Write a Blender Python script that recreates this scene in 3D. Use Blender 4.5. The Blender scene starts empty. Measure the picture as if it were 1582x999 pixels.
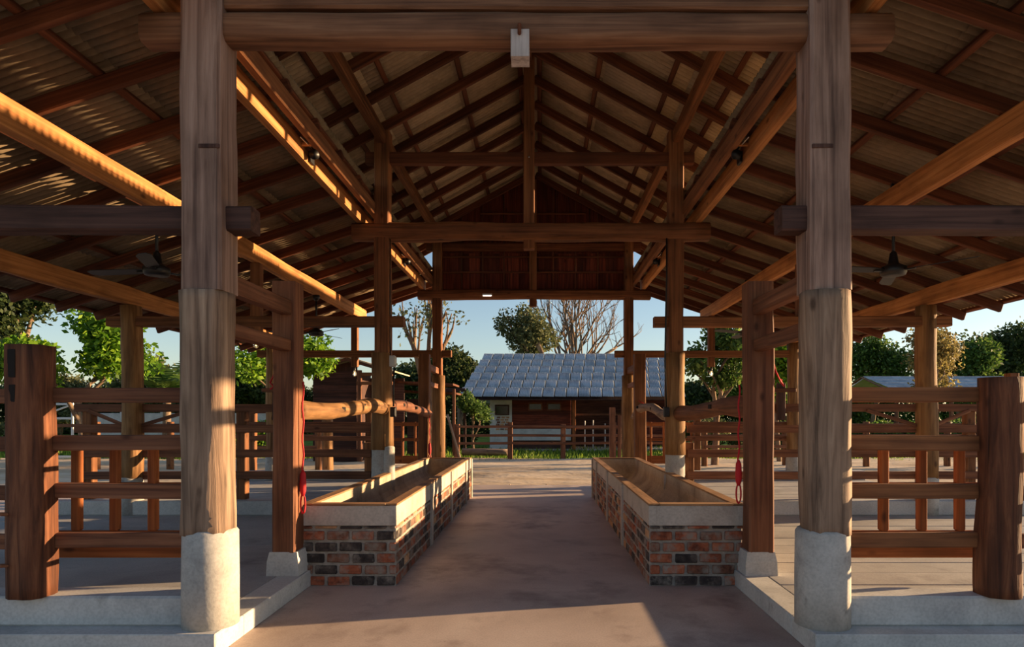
import bpy, bmesh, math, random
import numpy as np
from mathutils import Vector, Matrix, noise

scene = bpy.context.scene
COL = scene.collection
random.seed(7)
rng = np.random.default_rng(7)

# ------------------------------------------------------------------ camera, sky, sun, exposure
cam_data = bpy.data.cameras.new('camera')
cam_data.sensor_width = 36.0
cam_data.lens = 1000.0 / 1582.0 * 36.0
cam_data.shift_x = -44.0 / 1582.0
cam_data.shift_y = 140.5 / 1582.0
cam_data.clip_end = 500
cam = bpy.data.objects.new('camera', cam_data)
cam.location = (0, 0, 1.35)
cam.rotation_euler = (math.radians(90), 0, 0)
COL.objects.link(cam)
scene.camera = cam

SUN_AZ = math.radians(13.0)          # from +X towards +Y
SUN_EL = math.atan(0.152)
world = bpy.data.worlds.new('sky')
scene.world = world
world.use_nodes = True
wn = world.node_tree.nodes
wl = world.node_tree.links
sky = wn.new('ShaderNodeTexSky')
sky.sky_type = 'NISHITA'
sky.sun_disc = False
sky.sun_elevation = math.radians(20)
sky.sun_rotation = math.radians(90) - SUN_AZ
sky.air_density = 1.0
sky.dust_density = 0.6
sky.ozone_density = 1.0
wn['Background'].inputs['Strength'].default_value = 0.098
wl.new(sky.outputs[0], wn['Background'].inputs['Color'])

sun_data = bpy.data.lights.new('sun', 'SUN')
sun_data.energy = 9.5
sun_data.color = (1.0, 0.67, 0.36)
sun_data.angle = math.radians(0.6)
sun = bpy.data.objects.new('sun', sun_data)
sdir = Vector((math.cos(SUN_AZ) * math.cos(SUN_EL), math.sin(SUN_AZ) * math.cos(SUN_EL), math.sin(SUN_EL)))
sun.rotation_euler = sdir.to_track_quat('Z', 'Y').to_euler()
sun.location = (30, 8, 12)
COL.objects.link(sun)

vs = scene.view_settings
vs.view_transform = 'Standard'
vs.look = 'None'
vs.gamma = 1.0
vs.use_curve_mapping = False
vs.exposure = 0.58

# ------------------------------------------------------------------ materials
def srgb(r, g, b):
    def f(c):
        c /= 255.0
        return c / 12.92 if c <= 0.04045 else ((c + 0.055) / 1.055) ** 2.4
    return (f(r), f(g), f(b), 1.0)

def new_mat(name):
    m = bpy.data.materials.new(name)
    m.use_nodes = True
    nt = m.node_tree
    return m, nt, nt.nodes['Principled BSDF']

def add(nt, kind, **kw):
    n = nt.nodes.new(kind)
    for k, v in kw.items():
        setattr(n, k, v)
    return n

def ramp(nt, stops):
    r = add(nt, 'ShaderNodeValToRGB')
    el = r.color_ramp.elements
    while len(el) > 1:
        el.remove(el[-1])
    el[0].position, el[0].color = stops[0]
    for p, c in stops[1:]:
        e = el.new(p)
        e.color = c
    return r

def wood(name, dark, mid, light, rough=0.75, along=0.5, across=16.0, vary=0.35, bump=0.35, knots=True):
    m, nt, b = new_mat(name)
    L = nt.links.new
    tc = add(nt, 'ShaderNodeTexCoord')
    oi = add(nt, 'ShaderNodeObjectInfo')
    mul = add(nt, 'ShaderNodeMath', operation='MULTIPLY')
    mul.inputs[1].default_value = 37.0
    L(oi.outputs['Random'], mul.inputs[0])
    off = add(nt, 'ShaderNodeVectorMath', operation='ADD')
    L(tc.outputs['Object'], off.inputs[0])
    L(mul.outputs[0], off.inputs[1])
    mp = add(nt, 'ShaderNodeMapping')
    mp.inputs['Scale'].default_value = (across, across, along)
    L(off.outputs[0], mp.inputs['Vector'])
    n1 = add(nt, 'ShaderNodeTexNoise')
    n1.inputs['Scale'].default_value = 1.6
    n1.inputs['Detail'].default_value = 7
    n1.inputs['Roughness'].default_value = 0.62
    n1.inputs['Distortion'].default_value = 0.6
    L(mp.outputs[0], n1.inputs['Vector'])
    mp2 = add(nt, 'ShaderNodeMapping')
    mp2.inputs['Scale'].default_value = (5, 5, 2.2)
    L(off.outputs[0], mp2.inputs['Vector'])
    n2 = add(nt, 'ShaderNodeTexNoise')
    n2.inputs['Scale'].default_value = 1.0
    n2.inputs['Detail'].default_value = 5
    L(mp2.outputs[0], n2.inputs['Vector'])
    r1 = ramp(nt, [(0.3, dark), (0.52, mid), (0.75, light)])
    L(n1.outputs['Fac'], r1.inputs[0])
    r2 = ramp(nt, [(0.28, (0.45, 0.42, 0.40, 1)), (0.55, (1, 1, 1, 1))])
    L(n2.outputs['Fac'], r2.inputs[0])
    mx = add(nt, 'ShaderNodeMix', data_type='RGBA', blend_type='MULTIPLY')
    mx.inputs[0].default_value = 0.75
    L(r1.outputs[0], mx.inputs[6])
    L(r2.outputs[0], mx.inputs[7])
    hsv = add(nt, 'ShaderNodeHueSaturation')
    mr = add(nt, 'ShaderNodeMapRange')
    mr.inputs['To Min'].default_value = 1 - vary
    mr.inputs['To Max'].default_value = 1 + vary
    L(oi.outputs['Random'], mr.inputs['Value'])
    L(mr.outputs[0], hsv.inputs['Value'])
    L(mx.outputs[2], hsv.inputs['Color'])
    col = hsv.outputs[0]
    if knots:
        vo = add(nt, 'ShaderNodeTexVoronoi')
        vo.inputs['Scale'].default_value = 1.0
        mp3 = add(nt, 'ShaderNodeMapping')
        mp3.inputs['Scale'].default_value = (5.5, 5.5, 2.6)
        L(off.outputs[0], mp3.inputs['Vector'])
        L(mp3.outputs[0], vo.inputs['Vector'])
        rk = ramp(nt, [(0.05, (0.25, 0.2, 0.18, 1)), (0.13, (1, 1, 1, 1))])
        L(vo.outputs['Distance'], rk.inputs[0])
        mk = add(nt, 'ShaderNodeMix', data_type='RGBA', blend_type='MULTIPLY')
        mk.inputs[0].default_value = 0.8
        L(col, mk.inputs[6])
        L(rk.outputs[0], mk.inputs[7])
        col = mk.outputs[2]
    L(col, b.inputs['Base Color'])
    b.inputs['Roughness'].default_value = rough
    b.inputs['Specular IOR Level'].default_value = 0.3
    bp = add(nt, 'ShaderNodeBump')
    bp.inputs['Strength'].default_value = bump
    bp.inputs['Distance'].default_value = 0.012
    L(n1.outputs['Fac'], bp.inputs['Height'])
    L(bp.outputs[0], b.inputs['Normal'])
    return m

def rough_mat(name, c1, c2, c3, scale=3.0, rough=0.9, bump=0.25, dist=0.01, fine=60.0, spec=0.25, coord='Object', stain=None, vary=0.0, stretch=(1, 1, 1), rnd=True):
    """Mottled mineral surface: large blotches over fine grain."""
    m, nt, b = new_mat(name)
    L = nt.links.new
    tc = add(nt, 'ShaderNodeTexCoord')
    oi = add(nt, 'ShaderNodeObjectInfo')
    src = tc.outputs[coord]
    if rnd:
        mul = add(nt, 'ShaderNodeMath', operation='MULTIPLY')
        mul.inputs[1].default_value = 23.0
        L(oi.outputs['Random'], mul.inputs[0])
        off = add(nt, 'ShaderNodeVectorMath', operation='ADD')
        L(src, off.inputs[0])
        L(mul.outputs[0], off.inputs[1])
        src = off.outputs[0]
    mp = add(nt, 'ShaderNodeMapping')
    mp.inputs['Scale'].default_value = stretch
    L(src, mp.inputs['Vector'])
    n1 = add(nt, 'ShaderNodeTexNoise')
    n1.inputs['Scale'].default_value = scale
    n1.inputs['Detail'].default_value = 8
    n1.inputs['Roughness'].default_value = 0.6
    n1.inputs['Distortion'].default_value = 0.4
    L(mp.outputs[0], n1.inputs['Vector'])
    n2 = add(nt, 'ShaderNodeTexNoise')
    n2.inputs['Scale'].default_value = fine
    n2.inputs['Detail'].default_value = 4
    L(mp.outputs[0], n2.inputs['Vector'])
    r1 = ramp(nt, [(0.3, c1), (0.5, c2), (0.72, c3)])
    L(n1.outputs['Fac'], r1.inputs[0])
    r2 = ramp(nt, [(0.3, (0.72, 0.72, 0.72, 1)), (0.6, (1, 1, 1, 1))])
    L(n2.outputs['Fac'], r2.inputs[0])
    mx = add(nt, 'ShaderNodeMix', data_type='RGBA', blend_type='MULTIPLY')
    mx.inputs[0].default_value = 0.6
    L(r1.outputs[0], mx.inputs[6])
    L(r2.outputs[0], mx.inputs[7])
    col = mx.outputs[2]
    if stain is not None:
        n3 = add(nt, 'ShaderNodeTexNoise')
        n3.inputs['Scale'].default_value = stain[1]
        n3.inputs['Detail'].default_value = 6
        n3.inputs['Roughness'].default_value = 0.65
        L(mp.outputs[0], n3.inputs['Vector'])
        r3 = ramp(nt, [(stain[2], (0, 0, 0, 1)), (stain[3], (1, 1, 1, 1))])
        L(n3.outputs['Fac'], r3.inputs[0])
        ms = add(nt, 'ShaderNodeMix', data_type='RGBA')
        L(r3.outputs[0], ms.inputs[0])
        L(col, ms.inputs[6])
        ms.inputs[7].default_value = stain[0]
        col = ms.outputs[2]
    if vary:
        hsv = add(nt, 'ShaderNodeHueSaturation')
        mr = add(nt, 'ShaderNodeMapRange')
        mr.inputs['To Min'].default_value = 1 - vary
        mr.inputs['To Max'].default_value = 1 + vary
        L(oi.outputs['Random'], mr.inputs['Value'])
        L(mr.outputs[0], hsv.inputs['Value'])
        L(col, hsv.inputs['Color'])
        col = hsv.outputs[0]
    L(col, b.inputs['Base Color'])
    b.inputs['Roughness'].default_value = rough
    b.inputs['Specular IOR Level'].default_value = spec
    ad = add(nt, 'ShaderNodeMath', operation='MULTIPLY_ADD')
    ad.inputs[1].default_value = 0.35
    L(n2.outputs['Fac'], ad.inputs[0])
    L(n1.outputs['Fac'], ad.inputs[2])
    bp = add(nt, 'ShaderNodeBump')
    bp.inputs['Strength'].default_value = bump
    bp.inputs['Distance'].default_value = dist
    L(ad.outputs[0], bp.inputs['Height'])
    L(bp.outputs[0], b.inputs['Normal'])
    return m

def plain(name, c, rough=0.5, metal=0.0, emit=None, estr=0.0):
    m, nt, b = new_mat(name)
    L = nt.links.new
    n = add(nt, 'ShaderNodeTexNoise')
    n.inputs['Scale'].default_value = 30
    r = ramp(nt, [(0.3, tuple(x * 0.8 for x in c[:3]) + (1,)), (0.7, c)])
    L(n.outputs['Fac'], r.inputs[0])
    L(r.outputs[0], b.inputs['Base Color'])
    b.inputs['Roughness'].default_value = rough
    b.inputs['Metallic'].default_value = metal
    if emit:
        b.inputs['Emission Color'].default_value = emit
        b.inputs['Emission Strength'].default_value = estr
    return m

def leaf_mat(name, c1, c2, c3):
    m, nt, b = new_mat(name)
    L = nt.links.new
    at = add(nt, 'ShaderNodeAttribute', attribute_name='tone')
    r = ramp(nt, [(0.0, c1), (0.5, c2), (1.0, c3)])
    L(at.outputs['Fac'], r.inputs[0])
    L(r.outputs[0], b.inputs['Base Color'])
    b.inputs['Roughness'].default_value = 0.6
    b.inputs['Specular IOR Level'].default_value = 0.3
    tr = add(nt, 'ShaderNodeBsdfTranslucent')
    L(r.outputs[0], tr.inputs['Color'])
    ms = add(nt, 'ShaderNodeMixShader')
    ms.inputs[0].default_value = 0.4
    L(b.outputs[0], ms.inputs[1])
    L(tr.outputs[0], ms.inputs[2])
    L(ms.outputs[0], nt.nodes['Material Output'].inputs['Surface'])
    return m

M = {}
M['grey_wood'] = wood('weathered_grey_timber', srgb(96, 74, 66), srgb(150, 122, 108), srgb(180, 152, 138), vary=0.06, bump=0.4)
M['beam_grey'] = wood('weathered_brown_log', srgb(84, 56, 40), srgb(130, 92, 68), srgb(156, 118, 90), vary=0.04)
M['shed_board'] = wood('dark_shed_board', srgb(46, 28, 24), srgb(74, 44, 36), srgb(98, 62, 50), vary=0.3, knots=False)
M['pale_wood'] = wood('pale_bleached_timber', srgb(150, 140, 136), srgb(196, 186, 182), srgb(216, 208, 204), vary=0.02, knots=False)
M['log_wood'] = wood('peeled_log', srgb(92, 62, 36), srgb(140, 102, 64), srgb(168, 130, 88), along=0.8, across=11, vary=0.08, bump=0.6)
M['log_grey'] = wood('weathered_peeled_log', srgb(84, 66, 54), srgb(148, 122, 102), srgb(184, 158, 134), along=0.7, across=12, vary=0.05, bump=0.7)
M['beam_wood'] = wood('brown_hewn_timber', srgb(84, 52, 32), srgb(128, 82, 50), srgb(156, 106, 68), vary=0.15)
M['orange_wood'] = wood('fresh_sawn_timber', srgb(140, 88, 46), srgb(184, 124, 70), srgb(206, 150, 94), vary=0.06, bump=0.2)
M['dark_wood'] = wood('dark_stained_timber', srgb(52, 34, 30), srgb(80, 55, 48), srgb(104, 76, 66), vary=0.12)
M['rafter_wood'] = wood('reddish_rafter_timber', srgb(68, 38, 24), srgb(102, 58, 36), srgb(130, 80, 52), vary=0.2, knots=False)
M['rail_wood'] = wood('fence_rail_timber', srgb(82, 48, 34), srgb(122, 78, 54), srgb(150, 102, 74), vary=0.16)
M['gate_wood'] = wood('orange_gate_timber', srgb(110, 60, 30), srgb(154, 88, 46), srgb(178, 112, 64), vary=0.12)
M['board_wood'] = wood('red_brown_wall_board', srgb(60, 26, 18), srgb(104, 46, 30), srgb(136, 70, 46), vary=0.4, across=22, along=0.7)
M['post_dark'] = wood('rough_dark_bark_timber', srgb(58, 32, 20), srgb(104, 62, 40), srgb(140, 92, 62), along=1.2, vary=0.1, bump=0.9)
M['concrete'] = rough_mat('pale_cast_concrete', srgb(150, 146, 142), srgb(178, 174, 168), srgb(198, 194, 188), scale=4, stain=(srgb(112, 108, 104), 7, 0.6, 0.78))
M['kerb'] = rough_mat('smooth_pale_concrete', srgb(168, 166, 164), srgb(192, 190, 186), srgb(206, 204, 200), scale=2.5, stain=(srgb(130, 124, 118), 5, 0.62, 0.8), bump=0.12)
M['floor'] = rough_mat('worn_brown_concrete_floor', srgb(160, 142, 132), srgb(190, 171, 160), srgb(210, 194, 182), scale=0.75, bump=0.12, fine=90, rough=0.62, spec=0.5, stain=(srgb(118, 98, 90), 1.6, 0.52, 0.78), rnd=False)
M['pen_floor'] = rough_mat('grey_concrete_pen_floor', srgb(148, 144, 142), srgb(172, 168, 164), srgb(190, 186, 180), scale=1.1, bump=0.1, fine=80, rough=0.8, spec=0.35, stain=(srgb(124, 118, 116), 2.0, 0.55, 0.8), vary=0.05)
M['band'] = rough_mat('trough_concrete_band', srgb(160, 148, 138), srgb(184, 174, 164), srgb(200, 190, 180), scale=3, bump=0.12)
M['basin'] = rough_mat('worn_trough_concrete', srgb(140, 124, 108), srgb(178, 162, 142), srgb(196, 180, 160), scale=2.5, bump=0.2)
M['mortar'] = rough_mat('grey_mortar', srgb(124, 116, 108), srgb(156, 146, 136), srgb(176, 166, 156), scale=9, bump=0.6, dist=0.015)
M['edging'] = wood('trough_edge_board', srgb(120, 84, 56), srgb(160, 120, 84), srgb(186, 148, 108), vary=0.05, across=10)
smear = srgb(140, 130, 120)
M['brick_red'] = rough_mat('orange_red_brick', srgb(104, 58, 44), srgb(158, 88, 62), srgb(182, 116, 86), scale=14, bump=0.5, stain=(smear, 9, 0.47, 0.66), vary=0.2)
M['brick_dark'] = rough_mat('burnt_black_brick', srgb(40, 36, 36), srgb(66, 58, 56), srgb(104, 92, 86), scale=14, bump=0.5, stain=(smear, 9, 0.5, 0.7), vary=0.3)
M['brick_tan'] = rough_mat('pale_tan_brick', srgb(146, 104, 74), srgb(188, 144, 106), srgb(206, 168, 132), scale=12, bump=0.5, stain=(smear, 11, 0.55, 0.75), vary=0.15)
M['brick_brown'] = rough_mat('brown_brick', srgb(84, 54, 44), srgb(124, 80, 62), srgb(150, 104, 84), scale=14, bump=0.5, stain=(smear, 9, 0.45, 0.66), vary=0.2)
M['sheet'] = rough_mat('fibre_cement_sheet', srgb(158, 138, 110), srgb(196, 174, 142), srgb(214, 194, 164), scale=1.6, bump=0.1, fine=30, rough=0.95, vary=0.12, stretch=(1, 0.5, 1), stain=(srgb(118, 96, 72), 2.4, 0.58, 0.8))  # lightened: light on the high roof's underside is partly put into this colour
M['sheet_shaded'] = rough_mat('shaded_brown_fibre_cement_sheet', srgb(104, 88, 68), srgb(134, 116, 92), srgb(154, 136, 112), scale=1.6, bump=0.1, fine=30, rough=0.95, vary=0.12, stretch=(1, 0.5, 1), stain=(srgb(96, 78, 58), 2.4, 0.58, 0.8))  # darker copy of the sheet, the lower roofs' shade put into its colour
M['sheet_blue'] = rough_mat('weathered_grey_roof_sheet', srgb(140, 150, 158), srgb(170, 180, 188), srgb(192, 200, 206), scale=1.5, bump=0.1, fine=20, rough=0.7, vary=0.1)
M['dirt'] = rough_mat('pale_dirt_ground', srgb(168, 146, 120), srgb(206, 184, 156), srgb(224, 206, 182), scale=0.8, bump=0.9, dist=0.06, fine=9, rough=1.0, spec=0.1, stretch=(0.5, 1.4, 1), rnd=False)
M['soil'] = rough_mat('green_meadow_soil', srgb(64, 86, 26), srgb(90, 116, 36), srgb(118, 140, 52), scale=1.2, bump=0.7, dist=0.05, fine=12, rough=1.0, spec=0.1, rnd=False)
M['plaster'] = rough_mat('white_plaster', srgb(176, 178, 178), srgb(200, 202, 202), srgb(216, 216, 214), scale=2, bump=0.1)
M['bark'] = rough_mat('grey_tree_bark', srgb(84, 66, 52), srgb(124, 102, 82), srgb(158, 136, 112), scale=6, bump=0.8, stretch=(1, 1, 0.3))
M['bark_pale'] = rough_mat('pale_tree_bark', srgb(120, 100, 82), srgb(162, 140, 116), srgb(190, 168, 142), scale=6, bump=0.8, stretch=(1, 1, 0.3))
M['leaf_bright'] = leaf_mat('bright_leaf', srgb(44, 74, 16), srgb(92, 136, 28), srgb(156, 182, 52))
M['leaf_dark'] = leaf_mat('dark_leaf', srgb(30, 44, 22), srgb(58, 76, 38), srgb(104, 112, 62))
M['leaf_olive'] = leaf_mat('olive_leaf', srgb(48, 56, 34), srgb(86, 94, 58), srgb(140, 138, 92))
M['leaf_dry'] = leaf_mat('dry_leaf', srgb(84, 74, 44), srgb(134, 120, 76), srgb(176, 166, 96))
M['leaf_mid'] = leaf_mat('mid_green_leaf', srgb(40, 62, 26), srgb(74, 104, 44), srgb(128, 150, 70))
M['grass'] = leaf_mat('grass_blade', srgb(56, 84, 22), srgb(104, 136, 38), srgb(160, 176, 70))
M['matte_black'] = plain('slot_shade_black', srgb(24, 18, 15), 0.95)  # black that stands for the shade inside mortise openings
M['black'] = plain('black_metal', srgb(26, 25, 26), 0.45)
M['chrome'] = plain('bright_steel', srgb(200, 196, 190), 0.25, 1.0)
M['red'] = plain('red_nylon_rope', srgb(196, 22, 34), 0.7)
M['white_plastic'] = plain('pale_grey_plastic', srgb(196, 196, 194), 0.5)
M['white_paint'] = plain('white_painted_metal', srgb(214, 216, 216), 0.5)
M['lamp_lens'] = plain('lamp_lens', srgb(240, 240, 235), 0.3, 0, (1, 0.95, 0.88, 1), 1.6)
M['filament'] = plain('warm_filament', srgb(255, 200, 120), 0.3, 0, (1, 0.7, 0.3, 1), 4.0)
M['dark_void'] = plain('dark_glazing', srgb(30, 32, 34), 0.15)
mg, ntg, bg = new_mat('clear_bulb_glass')
ntg.nodes['Principled BSDF'].inputs['Transmission Weight'].default_value = 0.9
bg.inputs['Roughness'].default_value = 0.05
bg.inputs['Base Color'].default_value = (1, 0.93, 0.8, 1)
M['bulb_glass'] = mg

# ------------------------------------------------------------------ object helpers
W = {}            # object name -> world matrix (kept here: no depsgraph update needed)

def put(name, me, mat=None, parent=None, mw=None, label=None):
    o = bpy.data.objects.new(name, me)
    COL.objects.link(o)
    mw = mw if mw is not None else Matrix()
    if mat is not None and len(me.materials) == 0:
        me.materials.append(M[mat] if isinstance(mat, str) else mat)
    if parent is not None:
        o.parent = parent
        o.matrix_basis = W[parent.name].inverted() @ mw
    else:
        o.matrix_basis = mw
    W[o.name] = mw
    if label:
        o['label'] = label
    return o

def thing(name, label, cat, loc=(0, 0, 0), group=None, kind=None):
    o = bpy.data.objects.new(name, None)
    COL.objects.link(o)
    o.empty_display_size = 0.1
    mw = Matrix.Translation(Vector(loc))
    o.matrix_basis = mw
    W[o.name] = mw
    return tag(o, label, cat, group, kind)

def tag(o, label, cat, group=None, kind=None):
    o['label'] = label
    o['category'] = cat
    if group:
        o['group'] = group
    if kind:
        o['kind'] = kind
    return o

def struct(o, kind='structure'):
    o['kind'] = kind
    return o

CACHE = {}

def mesh_from(name, verts, faces, smooth=False):
    me = bpy.data.meshes.new(name)
    me.from_pydata([tuple(v) for v in verts], [], faces)
    me.update()
    if smooth:
        me.polygons.foreach_set('use_smooth', [True] * len(me.polygons))
    return me

def box_mesh(sx, sy, sz, bev=0.006, mat=None, key=None):
    """Box from z = 0 to sz, centred in x and y, lightly chamfered."""
    k = ('box', round(sx, 4), round(sy, 4), round(sz, 4), bev, mat, key)
    if k in CACHE:
        return CACHE[k]
    bm = bmesh.new()
    bmesh.ops.create_cube(bm, size=1.0)
    for v in bm.verts:
        v.co.x *= sx
        v.co.y *= sy
        v.co.z = (v.co.z + 0.5) * sz
    if bev > 0:
        bmesh.ops.bevel(bm, geom=list(bm.edges), offset=min(bev, 0.3 * min(sx, sy, sz)), segments=1, affect='EDGES')
    me = bpy.data.meshes.new('box')
    bm.to_mesh(me)
    bm.free()
    if mat:
        me.materials.append(M[mat])
    CACHE[k] = me
    return me

def frame(p0, p1, up=(0, 0, 1)):
    p0 = Vector(p0)
    z = (Vector(p1) - p0).normalized()
    u = Vector(up)
    if abs(z.dot(u)) > 0.97:
        u = Vector((0, 1, 0))
    x = u.cross(z).normalized()
    y = z.cross(x)
    m = Matrix((x, y, z)).transposed().to_4x4()
    m.translation = p0
    return m

def beam(name, p0, p1, w, h, mat, parent=None, up=(0, 0, 1), bev=0.008, label=None):
    """Squared timber: w sideways, h along `up`, length along local z."""
    L = (Vector(p1) - Vector(p0)).length
    me = box_mesh(w, h, L, bev, mat)
    return put(name, me, None, parent, frame(p0, p1, up), label)

def hewn_mesh(w, h, L, seed, mat, amp=0.012, bow=0.0, chamfer=0.14, rnd=0.0, taper=0.0, n=None):
    """Irregular hewn timber or log along z. rnd 0 = squared with chamfered arrises, 1 = round."""
    n = n or max(5, int(L / 0.22))
    square = rnd < 0.2
    ch = 1 - chamfer
    SQ = [(1, -ch), (1, 0), (1, ch), (ch, 1), (0, 1), (-ch, 1), (-1, ch), (-1, 0), (-1, -ch), (-ch, -1), (0, -1), (ch, -1)]
    seg = 12 if square else 16
    verts, faces = [], []
    for i in range(n + 1):
        t = i / n
        z = L * t
        bx = bow * math.sin(math.pi * t)
        k = 1 - taper * t
        cx = (noise.noise(Vector((z * 0.6, seed * 3.1, 0.3)))) * amp * 1.5
        cy = (noise.noise(Vector((z * 0.6, seed * 5.7, 9.3)))) * amp * 1.5 + bx
        for j in range(seg):
            if square:
                c, s = SQ[j]
                q = 1.0
            else:
                a = 2 * math.pi * (j + 0.5) / seg
                c, s = math.cos(a), math.sin(a)
                p = 2.0 + (1 - rnd) * 7.0
                q = (abs(c) ** p + abs(s) ** p) ** (-1.0 / p)
            d = noise.noise(Vector((c * 1.3 + seed * 7.7, s * 1.3, z * 1.1))) * amp + noise.noise(Vector((c * 3 + seed, s * 3, z * 4.0))) * amp * 0.5
            verts.append((cx + c * (q * w / 2 * k + d), cy + s * (q * h / 2 * k + d), z))
    for i in range(n):
        for j in range(seg):
            a, b = i * seg + j, i * seg + (j + 1) % seg
            faces.append((a, b, b + seg, a + seg))
    faces.append(tuple(range(seg - 1, -1, -1)))
    faces.append(tuple(n * seg + j for j in range(seg)))
    me = mesh_from('hewn', verts, faces)
    sm = [not square] * len(faces)
    sm[-1] = sm[-2] = False
    me.polygons.foreach_set('use_smooth', sm)
    if mat:
        me.materials.append(M[mat])
    return me

_seed = [1]
def hewn(name, p0, p1, w, h, mat, parent=None, up=(0, 0, 1), label=None, **kw):
    _seed[0] += 1
    L = (Vector(p1) - Vector(p0)).length
    return put(name, hewn_mesh(w, h, L, _seed[0], mat, **kw), None, parent, frame(p0, p1, up), label)

def tube_mesh(pts, r, seg=6, mat=None, r1=None, cap=True):
    pts = [Vector(p) for p in pts]
    n = len(pts)
    verts, faces = [], []
    for i, p in enumerate(pts):
        d = (pts[min(i + 1, n - 1)] - pts[max(i - 1, 0)])
        d = d.normalized() if d.length > 1e-9 else Vector((0, 0, 1))
        u = Vector((0, 0, 1)) if abs(d.z) < 0.9 else Vector((0, 1, 0))
        x = d.cross(u).normalized()
        y = d.cross(x)
        rr = r if r1 is None else r + (r1 - r) * i / max(1, n - 1)
        for j in range(seg):
            a = 2 * math.pi * j / seg
            verts.append(p + (x * math.cos(a) + y * math.sin(a)) * rr)
    for i in range(n - 1):
        for j in range(seg):
            a, b = i * seg + j, i * seg + (j + 1) % seg
            faces.append((a, b, b + seg, a + seg))
    if cap:
        faces.append(tuple(range(seg - 1, -1, -1)))
        faces.append(tuple((n - 1) * seg + j for j in range(seg)))
    me = mesh_from('tube', verts, faces, True)
    if mat:
        me.materials.append(M[mat])
    return me

def lathe_mesh(prof, seg=16, mat=None):
    verts, faces = [], []
    for r, z in prof:
        for j in range(seg):
            a = 2 * math.pi * j / seg
            verts.append((r * math.cos(a), r * math.sin(a), z))
    for i in range(len(prof) - 1):
        for j in range(seg):
            a, b = i * seg + j, i * seg + (j + 1) % seg
            faces.append((a, b, b + seg, a + seg))
    faces.append(tuple(range(seg - 1, -1, -1)))
    faces.append(tuple((len(prof) - 1) * seg + j for j in range(seg)))
    me = mesh_from('lathe', verts, faces, True)
    if mat:
        me.materials.append(M[mat])
    return me

def prism_mesh(poly, y0, y1, mat=None):
    """Polygon in (x, z) pulled along y."""
    n = len(poly)
    verts = [(x, y0, z) for x, z in poly] + [(x, y1, z) for x, z in poly]
    faces = [(i, (i + 1) % n, n + (i + 1) % n, n + i) for i in range(n)]
    faces += [tuple(range(n - 1, -1, -1)), tuple(range(n, 2 * n))]
    me = mesh_from('prism', verts, faces)
    bm = bmesh.new()
    bm.from_mesh(me)
    bmesh.ops.recalc_face_normals(bm, faces=bm.faces)
    bm.to_mesh(me)
    bm.free()
    if mat:
        me.materials.append(M[mat])
    return me

WOODEN = {'edging', 'board_wood', 'shed_board', 'dark_wood', 'rail_wood', 'beam_wood', 'gate_wood'}
def block(name, x0, x1, y0, y1, z0, z1, mat, parent=None, bev=0.006, label=None):
    dx, dy, dz = x1 - x0, y1 - y0, z1 - z0
    if mat in WOODEN and max(dx, dy) > dz:             # lay the grain along the longest side
        xm, ym, zm = (x0 + x1) / 2, (y0 + y1) / 2, (z0 + z1) / 2
        if dx >= dy:
            return beam(name, (x0, ym, zm), (x1, ym, zm), dy, dz, mat, parent, bev=bev, label=label)
        return beam(name, (xm, y0, zm), (xm, y1, zm), dx, dz, mat, parent, bev=bev, label=label)
    me = box_mesh(x1 - x0, y1 - y0, z1 - z0, bev, mat)
    return put(name, me, None, parent, Matrix.Translation(((x0 + x1) / 2, (y0 + y1) / 2, z0)), label)

def T(x, y, z):
    return Matrix.Translation((x, y, z))

XC = -0.14                                   # centre line of the barn
Y0, Y1, Y2 = 3.79, 7.94, 12.14               # front, middle and far frames
BAY = 0.692
def X(side, rel):
    return XC + side * rel
SIDE = {-1: 'left', 1: 'right'}
WHERE = {0: 'front', 1: 'middle', 2: 'far'}
YS = [Y0, Y1, Y2]

# ------------------------------------------------------------------ setting: ground and floors
def grid_mesh(x0, x1, y0, y1, nx, ny, zf, mat):
    xs, ys = np.linspace(x0, x1, nx + 1), np.linspace(y0, y1, ny + 1)
    verts = [(x, y, zf(x, y)) for y in ys for x in xs]
    faces = [(j * (nx + 1) + i, j * (nx + 1) + i + 1, (j + 1) * (nx + 1) + i + 1, (j + 1) * (nx + 1) + i) for j in range(ny) for i in range(nx)]
    me = mesh_from('grid', verts, faces, True)
    me.materials.append(M[mat])
    return me

def road_z(x, y):
    z = -0.10 + 0.05 * noise.noise(Vector((x * 0.5, y * 1.1, 1.7)))
    z += 0.025 * noise.noise(Vector((x * 2.1, y * 3.5, 4.0)))
    for yr in (15.2, 17.4):
        z -= 0.05 * math.exp(-((y - yr) / 0.35) ** 2)
    return z
struct(put('ground', grid_mesh(-90, 90, -30, 150, 30, 30, lambda x, y: -0.22, 'soil')))
struct(put('dirt_road', grid_mesh(-40, 45, 12.3, 21.5, 170, 50, road_z, 'dirt')))
struct(block('floor', -14, 14, -9, 12.42, -0.3, 0.0, 'floor', bev=0))
struct(block('side_yard_ground', -60, -14.0, -9, 12.4, -0.3, -0.08, 'dirt', bev=0))
struct(block('side_yard_ground', 14.0, 60, -9, 12.4, -0.3, -0.08, 'dirt', bev=0))

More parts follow.
